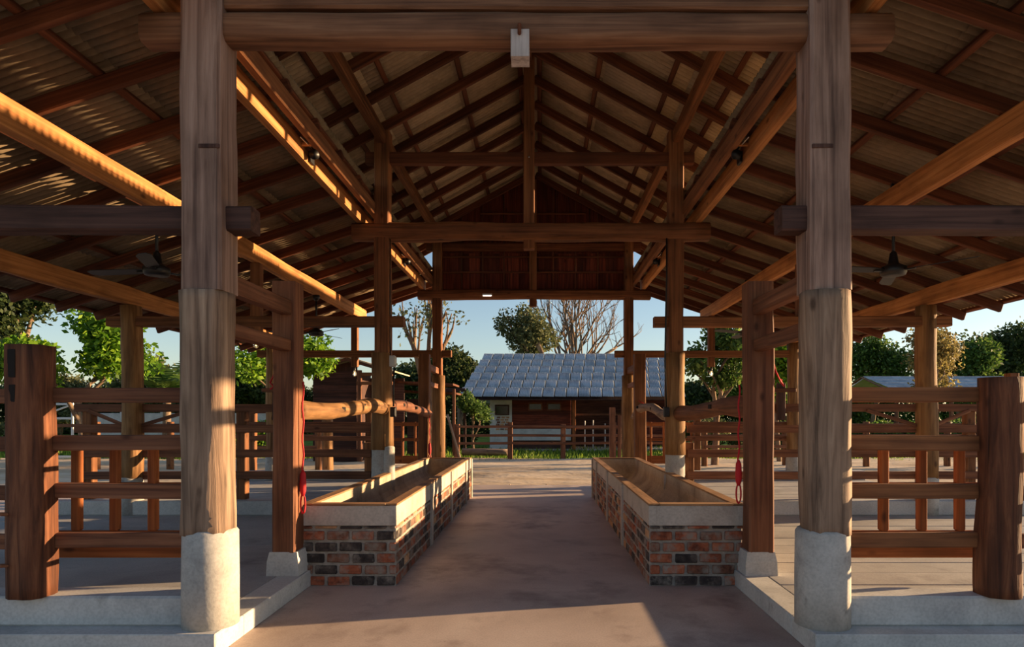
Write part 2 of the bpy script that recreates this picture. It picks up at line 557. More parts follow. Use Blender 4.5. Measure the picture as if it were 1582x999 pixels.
PZ = 0.127                                   # platform height
for s in (-1, 1):
    a, b = sorted((X(s, 1.67), X(s, 1.86)))
    k = struct(block('kerb', a, b, 3.95, 12.36, 0.0, PZ, 'kerb', bev=0.006))
    a, b = sorted((X(s, 1.67), X(s, 6.2)))
    struct(block('kerb', a, b, 3.60, 3.95, 0.0, PZ, 'kerb', bev=0.006))
    a, b = sorted((X(s, 1.86), X(s, 6.2)))
    pf = struct(block('pen_floor', a, b, 3.95, 12.36, 0.0, PZ - 0.012, 'pen_floor', bev=0))
    if s > 0:                                # cast strips with open joints
        n = 24
        w = (12.36 - 3.95) / n
        for i in range(n):
            block('concrete_plank', a + 0.004, b, 3.95 + i * w + 0.006, 3.95 + (i + 1) * w - 0.006, PZ - 0.0115, PZ + random.uniform(-0.002, 0.003), 'pen_floor', pf, 0.004)
    else:
        n = 4
        w = (12.36 - 3.95) / n
        for i in range(n):
            block('floor_slab', a, b - 0.004, 3.95 + i * w + 0.003, 3.95 + (i + 1) * w - 0.003, PZ - 0.0115, PZ, 'pen_floor', pf, 0.003)
    for yy in (3.84, 7.94, 12.14):           # low kerb walls under the cross fences
        a, b = sorted((X(s, 1.86 if yy < 4 else 1.95), X(s, 6.2)))
        struct(block('low_kerb_wall', a, b, yy - 0.105, yy + 0.105, PZ, 0.30, 'kerb', bev=0.012))

# ------------------------------------------------------------------ posts
def concrete_base(x, y, z0, z1, r, parent, taper=0.96):
    prof = [(r, 0), (r, (z1 - z0) * 0.5), (r * taper, z1 - z0 - 0.02), (r * taper - 0.015, z1 - z0)]
    return put('concrete_base', lathe_mesh(prof, 24, 'concrete'), None, parent, T(x, y, z0))

for s in (-1, 1):
    for f in (0, 1, 2):
        y = YS[f]
        x = X(s, 1.79)
        top = 4.80
        sd = SIDE[s]
        lab = {
            (0, -1): 'tall front post on the left, grey squared top, peeled log and concrete base below',
            (0, 1): 'tall front post on the right, grey squared top, peeled log and concrete base below',
            (1, -1): 'tall middle timber post rising from the left brick feeding trough, grey switch box on it',
            (1, 1): 'tall middle log post rising from the right brick feeding trough, black cable down it',
            (2, -1): 'tall far timber post left of the gable wall, log lower half',
            (2, 1): 'tall far timber post right of the gable wall, log lower half'}[(f, s)]
        p = thing('main_post', lab, 'post', (x, y, PZ), 'tall posts along the aisle')
        if f == 0:
            zb, zl = 0.66, 2.06
            concrete_base(x, y, PZ, zb + 0.025, 0.154, p, 0.98)
            hewn('log_shaft', (x, y, zb), (x, y, zl), 0.268, 0.268, 'log_grey', p, rnd=0.85, amp=0.018, taper=0.02, n=26)
            hewn('squared_shaft', (x, y, zl), (x, y, top), 0.235, 0.235, 'grey_wood', p, rnd=0.06, amp=0.010, n=22)
            # patch of a scarf joint in the shaft
            beam('scarf_wedge', (x - s * 0.05, y - 0.119, 2.86), (x - s * 0.05, y - 0.119, 2.885), 0.12, 0.012, 'dark_wood', p)
        elif f == 1:
            zl = 2.10
            if s < 0:
                hewn('log_shaft', (x - 0.02, y, 0.92), (x - 0.02, y, zl), 0.225, 0.22, 'log_wood', p, rnd=0.45, amp=0.012)
                concrete_base(x - 0.02, y, PZ, 0.95, 0.122, p)
                hewn('log_prop', (x + 0.085, y - 0.06, 0.95), (x + 0.075, y - 0.06, 1.47), 0.125, 0.125, 'log_wood', p, rnd=1, amp=0.012)
                concrete_base(x + 0.085, y - 0.06, 0.34, 0.97, 0.072, p)
            else:
                hewn('log_shaft', (x, y, 0.86), (x, y, zl), 0.24, 0.24, 'log_wood', p, rnd=0.95, amp=0.016)
                concrete_base(x, y, PZ, 0.90, 0.122, p)
                concrete_base(x - 0.085, y - 0.03, 0.32, 0.62, 0.06, p)
            hewn('squared_shaft', (x, y, zl), (x, y, top), 0.18, 0.18, 'beam_wood', p, rnd=0.03, amp=0.006)
        else:
            hewn('log_shaft', (x + 0.01, y, PZ + 0.3), (x + 0.01, y, 2.08), 0.25, 0.24, 'log_wood', p, rnd=0.9, amp=0.014)
            concrete_base(x + 0.01, y, PZ, PZ + 0.32, 0.13, p)
            hewn('squared_shaft', (x, y, 2.08), (x, y, top), 0.17, 0.17, 'beam_wood', p, rnd=0.03, amp=0.006)
        # outer posts
        x = X(s, 4.88)
        lab = '%s outer log post under the %s eave, standing on a concrete footing' % (WHERE[f], sd)
        p = thing('outer_post', lab, 'post', (x, y, PZ), 'outer log posts')
        concrete_base(x, y, PZ, 0.585, 0.135, p)
        hewn('log_shaft', (x, y, 0.57), (x, y, 2.68), 0.23, 0.23, 'log_wood', p, rnd=0.9, amp=0.014, taper=0.06)
    # short squared posts at both ends of the troughs
    for y, w in ((5.02, 'near'), (10.9, 'far')):
        x = X(s, 1.815)
        p = thing('trough_post', 'short squared timber post on a pedestal at the %s end of the %s feeding trough' % (w, sd), 'post', (x, y, PZ), 'short posts at the trough ends')
        wd = 0.175 if s < 0 else 0.19
        sft = hewn('timber_shaft', (x, y, 0.30), (x, y, 2.365), wd, 0.2, 'rail_wood' if w == 'near' else 'beam_wood', p, rnd=0.04, amp=0.010)
        bmv = [(-0.122, -0.122, 0), (0.122, -0.122, 0), (0.122, 0.122, 0), (-0.122, 0.122, 0),
               (-0.118, -0.118, 0.11), (0.118, -0.118, 0.11), (0.118, 0.118, 0.11), (-0.118, 0.118, 0.11),
               (-0.105, -0.105, 0.178), (0.105, -0.105, 0.178), (0.105, 0.105, 0.178), (-0.105, 0.105, 0.178)]
        fc = [(3, 2, 1, 0), (8, 9, 10, 11)]
        for k in (0, 4):
            fc += [(k + i, k + (i + 1) % 4, k + 4 + (i + 1) % 4, k + 4 + i) for i in range(4)]
        me = mesh_from('pedestal', bmv, fc)
        me.materials.append(M['kerb'])
        put('pedestal', me, None, p, T(x, y, PZ))
        # cleat pegs on the shaft
        for zz in (1.60, 1.43):
            beam('peg', (x - s * 0.08, y + 0.11, zz), (x + s * 0.06, y + 0.11, zz), 0.035, 0.03, 'rail_wood', sft)

# ------------------------------------------------------------------ cross frames: ties, collars, king posts, low ties
for f in (0, 1, 2):
    y = YS[f]
    wh = WHERE[f]
    if f == 0:
        o = hewn('tie_beam', (X(-1, 2.16), y, 3.585), (X(1, 2.17), y, 3.585), 0.17, 0.172, 'beam_grey', rnd=0.55, amp=0.010)
        tag(o, 'thick grey log tie beam spanning the front posts under a squared beam', 'beam')
        o = hewn('top_beam', (X(-1, 1.68), y - 0.005, 3.765), (X(1, 1.68), y - 0.005, 3.765), 0.16, 0.175, 'beam_grey', rnd=0.05, amp=0.009)
        tag(o, 'squared plank beam laid on the front log tie beam', 'beam')
        # block pegged under the tie beam, the foot of the front king post
        p = thing('king_post', 'pale grey king post foot hanging below the front log tie beam', 'post', (XC, y, 3.4))
        sh = beam('shaft', (XC + 0.03, y + 0.03, 3.47), (XC + 0.03, y + 0.03, 5.74), 0.10, 0.08, 'beam_wood', p)
        hewn('foot', (XC + 0.025, y - 0.035, 3.395), (XC + 0.025, y - 0.035, 3.55), 0.106, 0.12, 'pale_wood', p, rnd=0.03, amp=0.002, chamfer=0.04)
        beam('wedge_peg', (XC + 0.02, y - 0.12, 3.545), (XC + 0.02, y - 0.08, 3.545), 0.022, 0.06, 'rafter_wood', p)
    else:
        o = hewn('tie_beam', (X(-1, 2.15), y, 3.585), (X(1, 2.2), y, 3.585), 0.19, 0.20 if f == 1 else 0.17, 'beam_wood', rnd=0.25, amp=0.02 if f == 1 else 0.008, bow=0.012)
        tag(o, {1: 'slightly bowed hewn tie beam across the middle frame', 2: 'far hewn tie beam along the foot of the gable wall'}[f], 'beam')
        p = thing('king_post', {1: 'brown king post from the middle tie beam up to the ridge', 2: 'far king post against the gable wall boards'}[f], 'post', (XC, y, 3.37))
        sh = beam('shaft', (XC, y, 3.37), (XC, y, 5.74), 0.135, 0.13, 'beam_wood', p)
        for zz in (3.58, 4.48):
            put('bolt', lathe_mesh([(0.012, 0), (0.012, 0.012), (0.006, 0.016)], 8, 'chrome'), None, sh, frame((XC, y - 0.064, zz), (XC, y - 0.2, zz)))
    o = beam('collar_beam', (X(-1, 2.0), y - 0.0, 4.48), (X(1, 2.02), y, 4.48), 0.10, 0.14, 'rafter_wood')
    tag(o, {0: 'upper collar beam of the front frame, above the plank beam', 1: 'thin upper collar beam across the middle frame', 2: 'upper collar beam on the far gable wall'}[f], 'beam')
    for s in (-1, 1):
        sd = SIDE[s]
        o = hewn('side_tie_beam', (X(s, 1.53), y, 2.485), (X(s, 5.15), y, 2.485), 0.13, 0.145 if f == 0 else 0.125, 'dark_wood' if f == 0 else 'beam_wood', rnd=0.03, amp=0.005)
        tag(o, {0: 'dark horizontal beam through the front %s post, over the pen fence', 1: 'brown horizontal beam through the middle %s post to the outer post', 2: 'horizontal beam through the far %s post to the outer post'}[f] % sd, 'beam')
        zb = 2.34 if f == 1 else 2.24
        p = thing('purlin_strut', '%s strut on the %s side tie beam propping the long purlin beam' % (wh, sd), 'strut', (X(s, 3.34), y, zb), 'purlin struts')
        beam('shaft', (X(s, 3.34), y + 0.0, zb), (X(s, 3.34), y, 3.2), 0.12 if f < 2 else 0.12, 0.11, 'beam_wood', p)
        # rails from the tall post to the short trough post
        if f != 1:
            ya, yb = (3.86, 5.08) if f == 0 else (10.84, 12.08)
            for zz, h, nm in ((2.165, 0.115, 'upper'), (1.875, 0.085, 'lower')):
                o = hewn('stall_rail', (X(s, 1.80), ya, zz), (X(s, 1.80), yb, zz), 0.085, h, 'rail_wood', rnd=0.04, amp=0.006)
                tag(o, '%s rail joining the %s %s tall post to the short trough post' % (nm, wh, sd), 'rail', 'stall rails by the tall posts')

# ------------------------------------------------------------------ long roof beams
for s in (-1, 1):
    sd = SIDE[s]
    o = hewn('wall_plate', (X(s, 1.79), 2.85, 4.72), (X(s, 1.79), 13.0, 4.72), 0.10, 0.15, 'beam_wood', rnd=0.04, amp=0.006, n=30)
    tag(o, 'long wall plate beam along the tops of the %s tall posts' % sd, 'beam')
    o = beam('eave_purlin_beam', (X(s, 1.90), 2.85, 3.852), (X(s, 1.90), 12.24, 3.852), 0.07, 0.15, 'beam_wood')
    tag(o, 'upper of two long beams below the %s clerestory gap, under the sheet ends' % sd, 'beam')
    o = hewn('clerestory_beam', (X(s, 2.06), 2.85, 3.765), (X(s, 2.06), 12.2, 3.765), 0.08, 0.17, 'orange_wood', rnd=0.02, amp=0.004, n=30)
    tag(o, 'long sawn beam resting on the tie beam tails along the %s side, spotlights on it' % sd, 'beam')
    o = hewn('purlin_beam', (X(s, 3.34), 2.85, 3.30), (X(s, 3.34), 12.8, 3.30), 0.085, 0.205, 'orange_wood', rnd=0.03, amp=0.005, n=30)
    tag(o, 'long sawn purlin beam halfway down the %s lower roof, fans hang from it' % sd, 'beam')
    o = hewn('eave_beam', (X(s, 4.88), 2.85, 2.785), (X(s, 4.88), 12.8, 2.785), 0.09, 0.205, 'orange_wood', rnd=0.08, amp=0.010, n=30)
    tag(o, 'long rough beam over the outer posts of the %s side' % sd, 'beam')
o = beam('ridge_beam', (XC, 2.85, 5.72), (XC, 13.1, 5.72), 0.07, 0.16, 'rafter_wood')
tag(o, 'ridge beam running under the peak of the roof', 'beam')

# ------------------------------------------------------------------ roofs
def sheet_mesh(width, length, waves, mat, amp=0.017, th=0.006, per=5):
    k = ('sheet', round(width, 3), round(length, 3), waves, mat)
    if k in CACHE:
        return CACHE[k]
    n = waves * per
    v, f = [], []
    for z_off in (0, th):
        for yy in (0, length):
            for i in range(n + 1):
                v.append((width * i / n, yy, amp * math.sin(2 * math.pi * waves * i / n) + z_off))
    m = n + 1
    for i in range(n):
        f.append((i, m + i, m + i + 1, i + 1))
        f.append((2 * m + i, 2 * m + i + 1, 3 * m + i + 1, 3 * m + i))
        f.append((i, i + 1, 2 * m + i + 1, 2 * m + i))
        f.append((m + i, 3 * m + i, 3 * m + i + 1, m + i + 1))
    f += [(0, 2 * m, 3 * m, m), (n, m + n, 3 * m + n, 2 * m + n)]
    me = mesh_from('corrugated', v, f)
    sm = [False] * len(f)
    for i in range(n):
        sm[4 * i] = sm[4 * i + 1] = True
    me.polygons.foreach_set('use_smooth', sm)
    me.materials.append(M[mat])
    CACHE[k] = me
    return me

RY0, RY1 = 2.75, 13.15
NC = 12
CW = (RY1 - RY0) / NC
SL_U, SL_L = 0.55, 0.335
def zu(u): return 4.80 + SL_U * (1.79 - u)      # underside of upper rafters
def zl(u): return 3.42 - SL_L * (u - 3.34)      # underside of lower rafters
RH = 0.115                                       # rafter depth (along normal)
def roof(s, label, z_of, slope, u0, u1, rows, purlins, tail, dirn):
    r = thing('corrugated_roof', label, 'roof', (X(s, u0), 3, z_of(u0)), kind='thing')
    cs = math.sqrt(1 + slope * slope)
    nrm = Vector((s * slope / cs, 0, 1 / cs))
    dn = Vector((s / cs, 0, -slope / cs))
    ny = 15
    for i in range(-1, ny):
        y = Y0 + i * BAY
        if y > RY1 - 0.05:
            break
        wdt = 0.05
        dy = 0.0
        p0 = Vector((X(s, u0), y + dy, z_of(u0))) + nrm * RH / 2
        p1 = Vector((X(s, tail), y + dy, z_of(tail))) + nrm * RH / 2
        beam('rafter', p0, p1, wdt, RH, 'rafter_wood', r, up=nrm)
    for y in (RY0 + 0.04, RY1 - 0.04):
        p0 = Vector((X(s, u0), y, z_of(u0))) + nrm * RH / 2
        p1 = Vector((X(s, tail), y, z_of(tail))) + nrm * RH / 2
        beam('rafter', p0, p1, 0.04, RH + 0.02, 'rafter_wood', r, up=nrm)
    PH = 0.045
    for u in purlins:
        b = Vector((X(s, u), 0, z_of(u))) + nrm * (RH + PH / 2)
        beam('purlin', (b.x, RY0 + 0.02, b.z), (b.x, RY1 - 0.02, b.z), 0.06, PH, 'rafter_wood', r, up=nrm)
    step = (u1 - u0) / rows
    for k in range(rows):
        ua = u0 + k * step - (0.0 if k == 0 else 0.06)
        ub = u0 + (k + 1) * step
        L = (ub - ua) * cs
        for c in range(NC):
            me = sheet_mesh(CW + 0.05, L, 13, 'sheet' if slope > 0.5 else 'sheet_shaded', amp=0.030, per=6)
            o = Vector((X(s, ua), 0, z_of(ua))) + nrm * (RH + PH + 0.03 + (0.008 if c % 2 else 0.0) - 0.010 * k * 0)
            o += nrm * (0.0 if k == rows - 1 else 0.012 * (rows - 1 - k) / rows)
            # local x = along y, local y = down slope, local z = normal
            ax = Vector((0, 1, 0))
            m3 = Matrix((ax, dn, ax.cross(dn))).transposed().to_4x4()
            m3.translation = (o.x, RY0 + c * CW - 0.02, o.z)
            if m3.to_3x3().col[2].z < 0:        # keep the normal upward on both sides
                m3 = Matrix((-ax, dn, (-ax).cross(dn))).transposed().to_4x4()
                m3.translation = (o.x, RY0 + (c + 1) * CW + 0.03, o.z)
            put('roof_sheet', me, None, r, m3)
    return r
for s in (-1, 1):
    sd = SIDE[s]
    roof(s, '%s slope of the high central roof, corrugated sheets over rafters' % sd, zu, SL_U, 0.02, 2.62, 3, (0.06, 0.77, 1.52, 2.05, 2.54), 2.58, 1)
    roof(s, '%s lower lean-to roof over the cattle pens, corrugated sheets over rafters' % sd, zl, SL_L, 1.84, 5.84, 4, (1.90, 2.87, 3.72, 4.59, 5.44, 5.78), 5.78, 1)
cap = prism_mesh([(-0.2, -0.08), (0, 0.03), (0.2, -0.08), (0.2, -0.07), (0, 0.045), (-0.2, -0.07)], RY0, RY1, 'sheet')
tag(put('ridge_cap', cap, None, None, T(XC, 0, zu(0) + 0.24)), 'folded ridge cap along the peak of the high roof', 'ridge cap')

# ------------------------------------------------------------------ gable wall at the far frame
gw = thing('gable_wall', 'red brown boarded gable wall hanging above the far opening', 'wall', (XC, Y2, 3.67), kind='structure')
bw = 0.185
n = int(round(3.5 / bw))
bw = 3.5 / n
for i in range(n):
    xa = XC - 1.75 + i * bw
    ua, ub = abs(xa - XC), abs(xa + bw - XC)
    lev = [(3.66, 4.035), (4.02, 4.40), (4.385, 9)]
    for k, (z0, z1) in enumerate(lev):
        za, zb = min(z1, zu(ua) + 0.09), min(z1, zu(ub) + 0.09)
        if max(za, zb) - z0 < 0.05:
            continue
        g = -0.010
        d = (0.0 if i % 2 else 0.022) + random.uniform(0, 0.004) + 0.05 * (k == 9)
        poly = [(xa + g, z0 + 0.004), (xa + bw - g, z0 + 0.004), (xa + bw - g, max(z0 + 0.01, zb - 0.004)), (xa + g, max(z0 + 0.01, za - 0.004))]
        ctr = Vector((xa + bw / 2, Y2 + 0.10, z0))
        me = prism_mesh([(px - ctr.x, pz - ctr.z) for px, pz in poly], d, 0.02 + d, 'board_wood')
        put('board', me, None, gw, T(*ctr))
for u in (-1.35, -0.95, -0.55, 0.38, 0.8, 1.22):
    ztop = min(zu(abs(u)) + 0.03, 5.6)
    beam('batten', (XC + u, Y2 + 0.085, 3.67), (XC + u, Y2 + 0.085, ztop), 0.03, 0.03, 'rafter_wood', gw)
for zz, uu in ((3.70, 1.7), (4.03, 1.7), (4.32, 1.7), (4.82, 1.55), (5.14, 1.0)):
    beam('batten', (XC - uu, Y2 + 0.08, zz), (XC + uu, Y2 + 0.08, zz), 0.03, 0.035, 'rafter_wood', gw)
lt = thing('batten_light', 'small white strip light under the far tie beam, left of the king post', 'lamp', (-0.99, Y2 - 0.1, 3.57))
block('housing', -1.08, -0.90, Y2 - 0.125, Y2 - 0.085, 3.565, 3.60, 'white_plastic', lt)
block('diffuser', -1.07, -0.91, Y2 - 0.128, Y2 - 0.088, 3.55, 3.565, 'lamp_lens', lt)

# ------------------------------------------------------------------ feeding troughs
TY0, TY1, TH = 5.10, 10.60, 0.632
TI, TO = 1.00, 1.74
def trough(s):
    sd = SIDE[s]
    t = thing('feeding_trough', 'long brick feeding trough with concrete rim on the %s of the aisle' % sd, 'trough', (X(s, (TI + TO) / 2), (TY0 + TY1) / 2, 0))
    xi, xo = X(s, TI), X(s, TO)
    xm, hw = (xi + xo) / 2, abs(xo - xi) / 2
    th = 0.075
    # U-shaped cast basin
    prof = [(-hw + 0.012, 0), (hw - 0.012, 0), (hw - 0.012, TH), (hw - th, TH)]
    for i in range(13):
        a = math.pi * i / 12
        prof.append(((hw - th) * math.cos(a), TH - 0.10 - 0.24 * math.sin(a) ** 0.8))
    prof += [(-hw + th, TH), (-hw + 0.012, TH)]
    me = prism_mesh([(x, z) for x, z in prof], TY0 + 0.06, TY1 - 0.06, 'basin')
    put('basin', me, None, t, T(xm, 0, 0))
    for ya, yb in ((TY0 + 0.012, TY0 + 0.08), (TY1 - 0.08, TY1 - 0.012)):
        block('end_wall', xm - hw + 0.013, xm + hw - 0.013, ya, yb, 0, TH - 0.002, 'mortar', t, 0)
    # scooped far end of the basin
    nseg, arc = 10, []
    v, fcs = [], []
    for i in range(nseg + 1):
        a = math.pi / 2 * i / nseg
        for j in range(13):
            b = math.pi * j / 12
            px = (hw - th) * math.cos(b)
            zf = TH - 0.10 - 0.24 * math.sin(b) ** 0.8
            zz = zf + (TH - 0.01 - zf) * (1 - math.cos(a))
            v.append((px, TY1 - 0.08 - 0.32 + 0.32 * math.sin(a), zz))
    for i in range(nseg):
        for j in range(12):
            k = i * 13 + j
            fcs.append((k, k + 1, k + 14, k + 13))
    me = mesh_from('scoop', v, fcs, True)
    me.materials.append(M['basin'])
    put('basin_end_scoop', me, None, t, T(xm, 0, 0))
    # mortar bed on the aisle face
    a, b = sorted((xi, xi + s * 0.02))
    block('mortar_bed', a, b, TY0 + 0.006, TY1, 0, 0.48, 'mortar', t, 0)
    # concrete band
    zb0 = 0.475
    a, b = sorted((xi - s * 0.008, xi + s * 0.05))
    block('concrete_band', a, b, TY0 - 0.008, TY1 + 0.008, zb0, TH, 'band', t, 0.004)
    a, b = sorted((xo - s * 0.05, xo + s * 0.008))
    block('concrete_band', a, b, TY0 - 0.008, TY1 + 0.008, zb0, TH, 'band', t, 0.004)
    block('concrete_band', min(xi, xo) - 0.007, max(xi, xo) + 0.007, TY0 - 0.007, TY0 + 0.05, zb0, TH - 0.001, 'band', t, 0.004)
    block('concrete_band', min(xi, xo) - 0.007, max(xi, xo) + 0.007, TY1 - 0.05, TY1 + 0.007, zb0, TH - 0.001, 'band', t, 0.004)
    # wooden edge boards
    for xx, wd in ((xi + s * 0.035, 0.09), (xo - s * 0.035, 0.09)):
        yy = TY0
        for seg in (2.1, 1.9, 1.5):
            block('edge_board', xx - wd / 2, xx + wd / 2, yy + 0.002, yy + seg - 0.002, TH, TH + 0.016, 'edging', t, 0.003)
            yy += seg
    block('edge_board', min(xi, xo) + 0.08, max(xi, xo) - 0.08, TY0 - 0.006, TY0 + 0.085, TH, TH + 0.016, 'edging', t, 0.003)
    block('edge_board', min(xi, xo) + 0.08, max(xi, xo) - 0.08, TY1 - 0.085, TY1 + 0.006, TH, TH + 0.016, 'edging', t, 0.003)
    # pilaster strips on the aisle face
    for yy in (6.70, 8.20, 9.80, 10.72):
        a, b = sorted((xi - s * 0.026, xi + s * 0.01))
        yb = min(yy + 0.05, TY1 + 0.016)
        block('pilaster', a, b, yb - 0.09, yb, 0, TH - 0.004, 'band', t, 0.004)
    # bricks
    course, bl, gap = 0.089, 0.196, 0.022
    mats = ['brick_red', 'brick_dark', 'brick_brown', 'brick_tan']
    wts_end = [0.30, 0.42, 0.20, 0.08] if s < 0 else [0.44, 0.20, 0.18, 0.18]
    wts_aisle = [0.30, 0.24, 0.28, 0.18]
    def brick(axis, c0, c1, z0, z1, wts):
        mname = random.choices(mats, wts)[0]
        L = round((c1 - c0) / 0.01) * 0.01
        h = z1 - z0
        var = random.randint(0, 2)
        k = ('brick', L, round(h, 3), mname, var)
        if k not in CACHE:
            bm = bmesh.new()
            bmesh.ops.create_cube(bm, size=1)
            r2 = random.Random(hash((L, var)) & 0xffff)
            for vtx in bm.verts:
                vtx.co = Vector((vtx.co.x * L, vtx.co.y * 0.05, vtx.co.z * h)) + Vector((r2.uniform(-.005, .005), 0, r2.uniform(-.004, .004)))
            bmesh.ops.bevel(bm, geom=list(bm.edges), offset=0.006, segments=1, affect='EDGES')
            mm = bpy.data.meshes.new('brick')
            bm.to_mesh(mm)
            bm.free()
            mm.materials.append(M[mname])
            CACHE[k] = mm
        c = (c0 + c1) / 2
        pr = random.uniform(0.003, 0.010)
        if axis == 'x':
            mw = T(c, TY0 + 0.025 - pr, (z0 + z1) / 2)
        else:
            mw = T(xi + s * (0.025 - pr), c, (z0 + z1) / 2) @ Matrix.Rotation(math.pi / 2, 4, 'Z')
        put('brick', CACHE[k], None, t, mw)
    for rrow in range(6):
        z0 = rrow * course + 0.006
        z1 = min(z0 + course - gap, 0.47)
        if z1 - z0 < 0.015:
            continue
        for axis, lo, hi, wts in (('x', min(xi, xo) + 0.004, max(xi, xo) - 0.004, wts_end), ('y', TY0 + 0.012, TY1 - 0.01, wts_aisle)):
            pos = lo - (0.5 if rrow % 2 else 0.0) * bl
            while pos < hi - 0.03:
                a = max(lo, pos)
                b = min(hi, pos + bl - gap)
                if b - a > 0.035:
                    brick(axis, a, b, z0, z1, wts)
                pos += bl
    return t
trough(-1)
trough(1)

# ------------------------------------------------------------------ log rails above the troughs
def log_rail(pts, r, mat, label, seed, r_end=None):
    pts = [Vector(p) for p in pts]
    # Catmull-Rom resample
    P = [pts[0]] + pts + [pts[-1]]
    out = []
    for i in range(1, len(P) - 2):
        for k in range(6):
            t = k / 6
            a, b, c, d = P[i - 1], P[i], P[i + 1], P[i + 2]
            out.append(0.5 * ((2 * b) + (c - a) * t + (2 * a - 5 * b + 4 * c - d) * t * t + (3 * b - a - 3 * c + d) * t ** 3))
    out.append(pts[-1])
    base = out[0].copy()
    me = tube_mesh([p - base for p in out], r, 16, mat, r_end)
    for vi, v in enumerate(me.vertices):
        q = v.co
        d = noise.noise(Vector((q.x * 4 + seed, q.y * 1.4, q.z * 4))) * 0.022 + noise.noise(Vector((q.x * 16 + seed, q.y * 2.5, q.z * 16))) * 0.007
        i = vi // 16
        rad = (q - (out[i] - base))
        if rad.length > 1e-6:
            v.co = q + rad.normalized() * d
    root = thing('log_rail', label, 'log', base)
    rot = Matrix.Rotation(-math.pi / 2, 4, 'X')        # grain runs along local z
    me.transform(rot.inverted())
    lg = put('log', me, None, root, T(*base) @ rot)
    for fr in (0.35, 0.62):
        p = out[int(fr * (len(out) - 1))]
        sd = -1 if p.x > 0 else 1
        block('mortise_hole_shade', p.x + sd * (r - 0.012) - 0.012, p.x + sd * (r - 0.012) + 0.012, p.y - 0.05, p.y + 0.05, p.z - 0.01, p.z + 0.03, 'matte_black', lg, 0.001)  # solid black block painting the shade of a hole
    return root
log_rail([(-1.92, 5.05, 1.385), (-1.91, 5.8, 1.38), (-1.93, 6.6, 1.42), (-1.90, 7.3, 1.45), (-1.92, 7.9, 1.42)], 0.078, 'log_wood', 'sunlit yellowish log rail above the near half of the left trough', 3.1)
log_rail([(-1.92, 8.0, 1.44), (-1.93, 8.8, 1.47), (-1.91, 9.8, 1.43), (-1.90, 10.95, 1.36)], 0.085, 'rail_wood', 'brown log rail above the far half of the left trough', 8.2, 0.065)
log_rail([(1.68, 5.05, 1.40), (1.66, 5.8, 1.42), (1.69, 6.6, 1.39), (1.68, 7.2, 1.37), (1.70, 7.9, 1.36)], 0.085, 'rail_wood', 'brown log rail above the near half of the right trough', 5.4)
log_rail([(1.68, 8.0, 1.34), (1.67, 8.9, 1.36), (1.69, 9.8, 1.45), (1.66, 10.7, 1.46), (1.62, 11.0, 1.36), (1.60, 11.05, 1.28)], 0.075, 'log_grey', 'pale crooked log rail above the far half of the right trough', 11.7, 0.06)

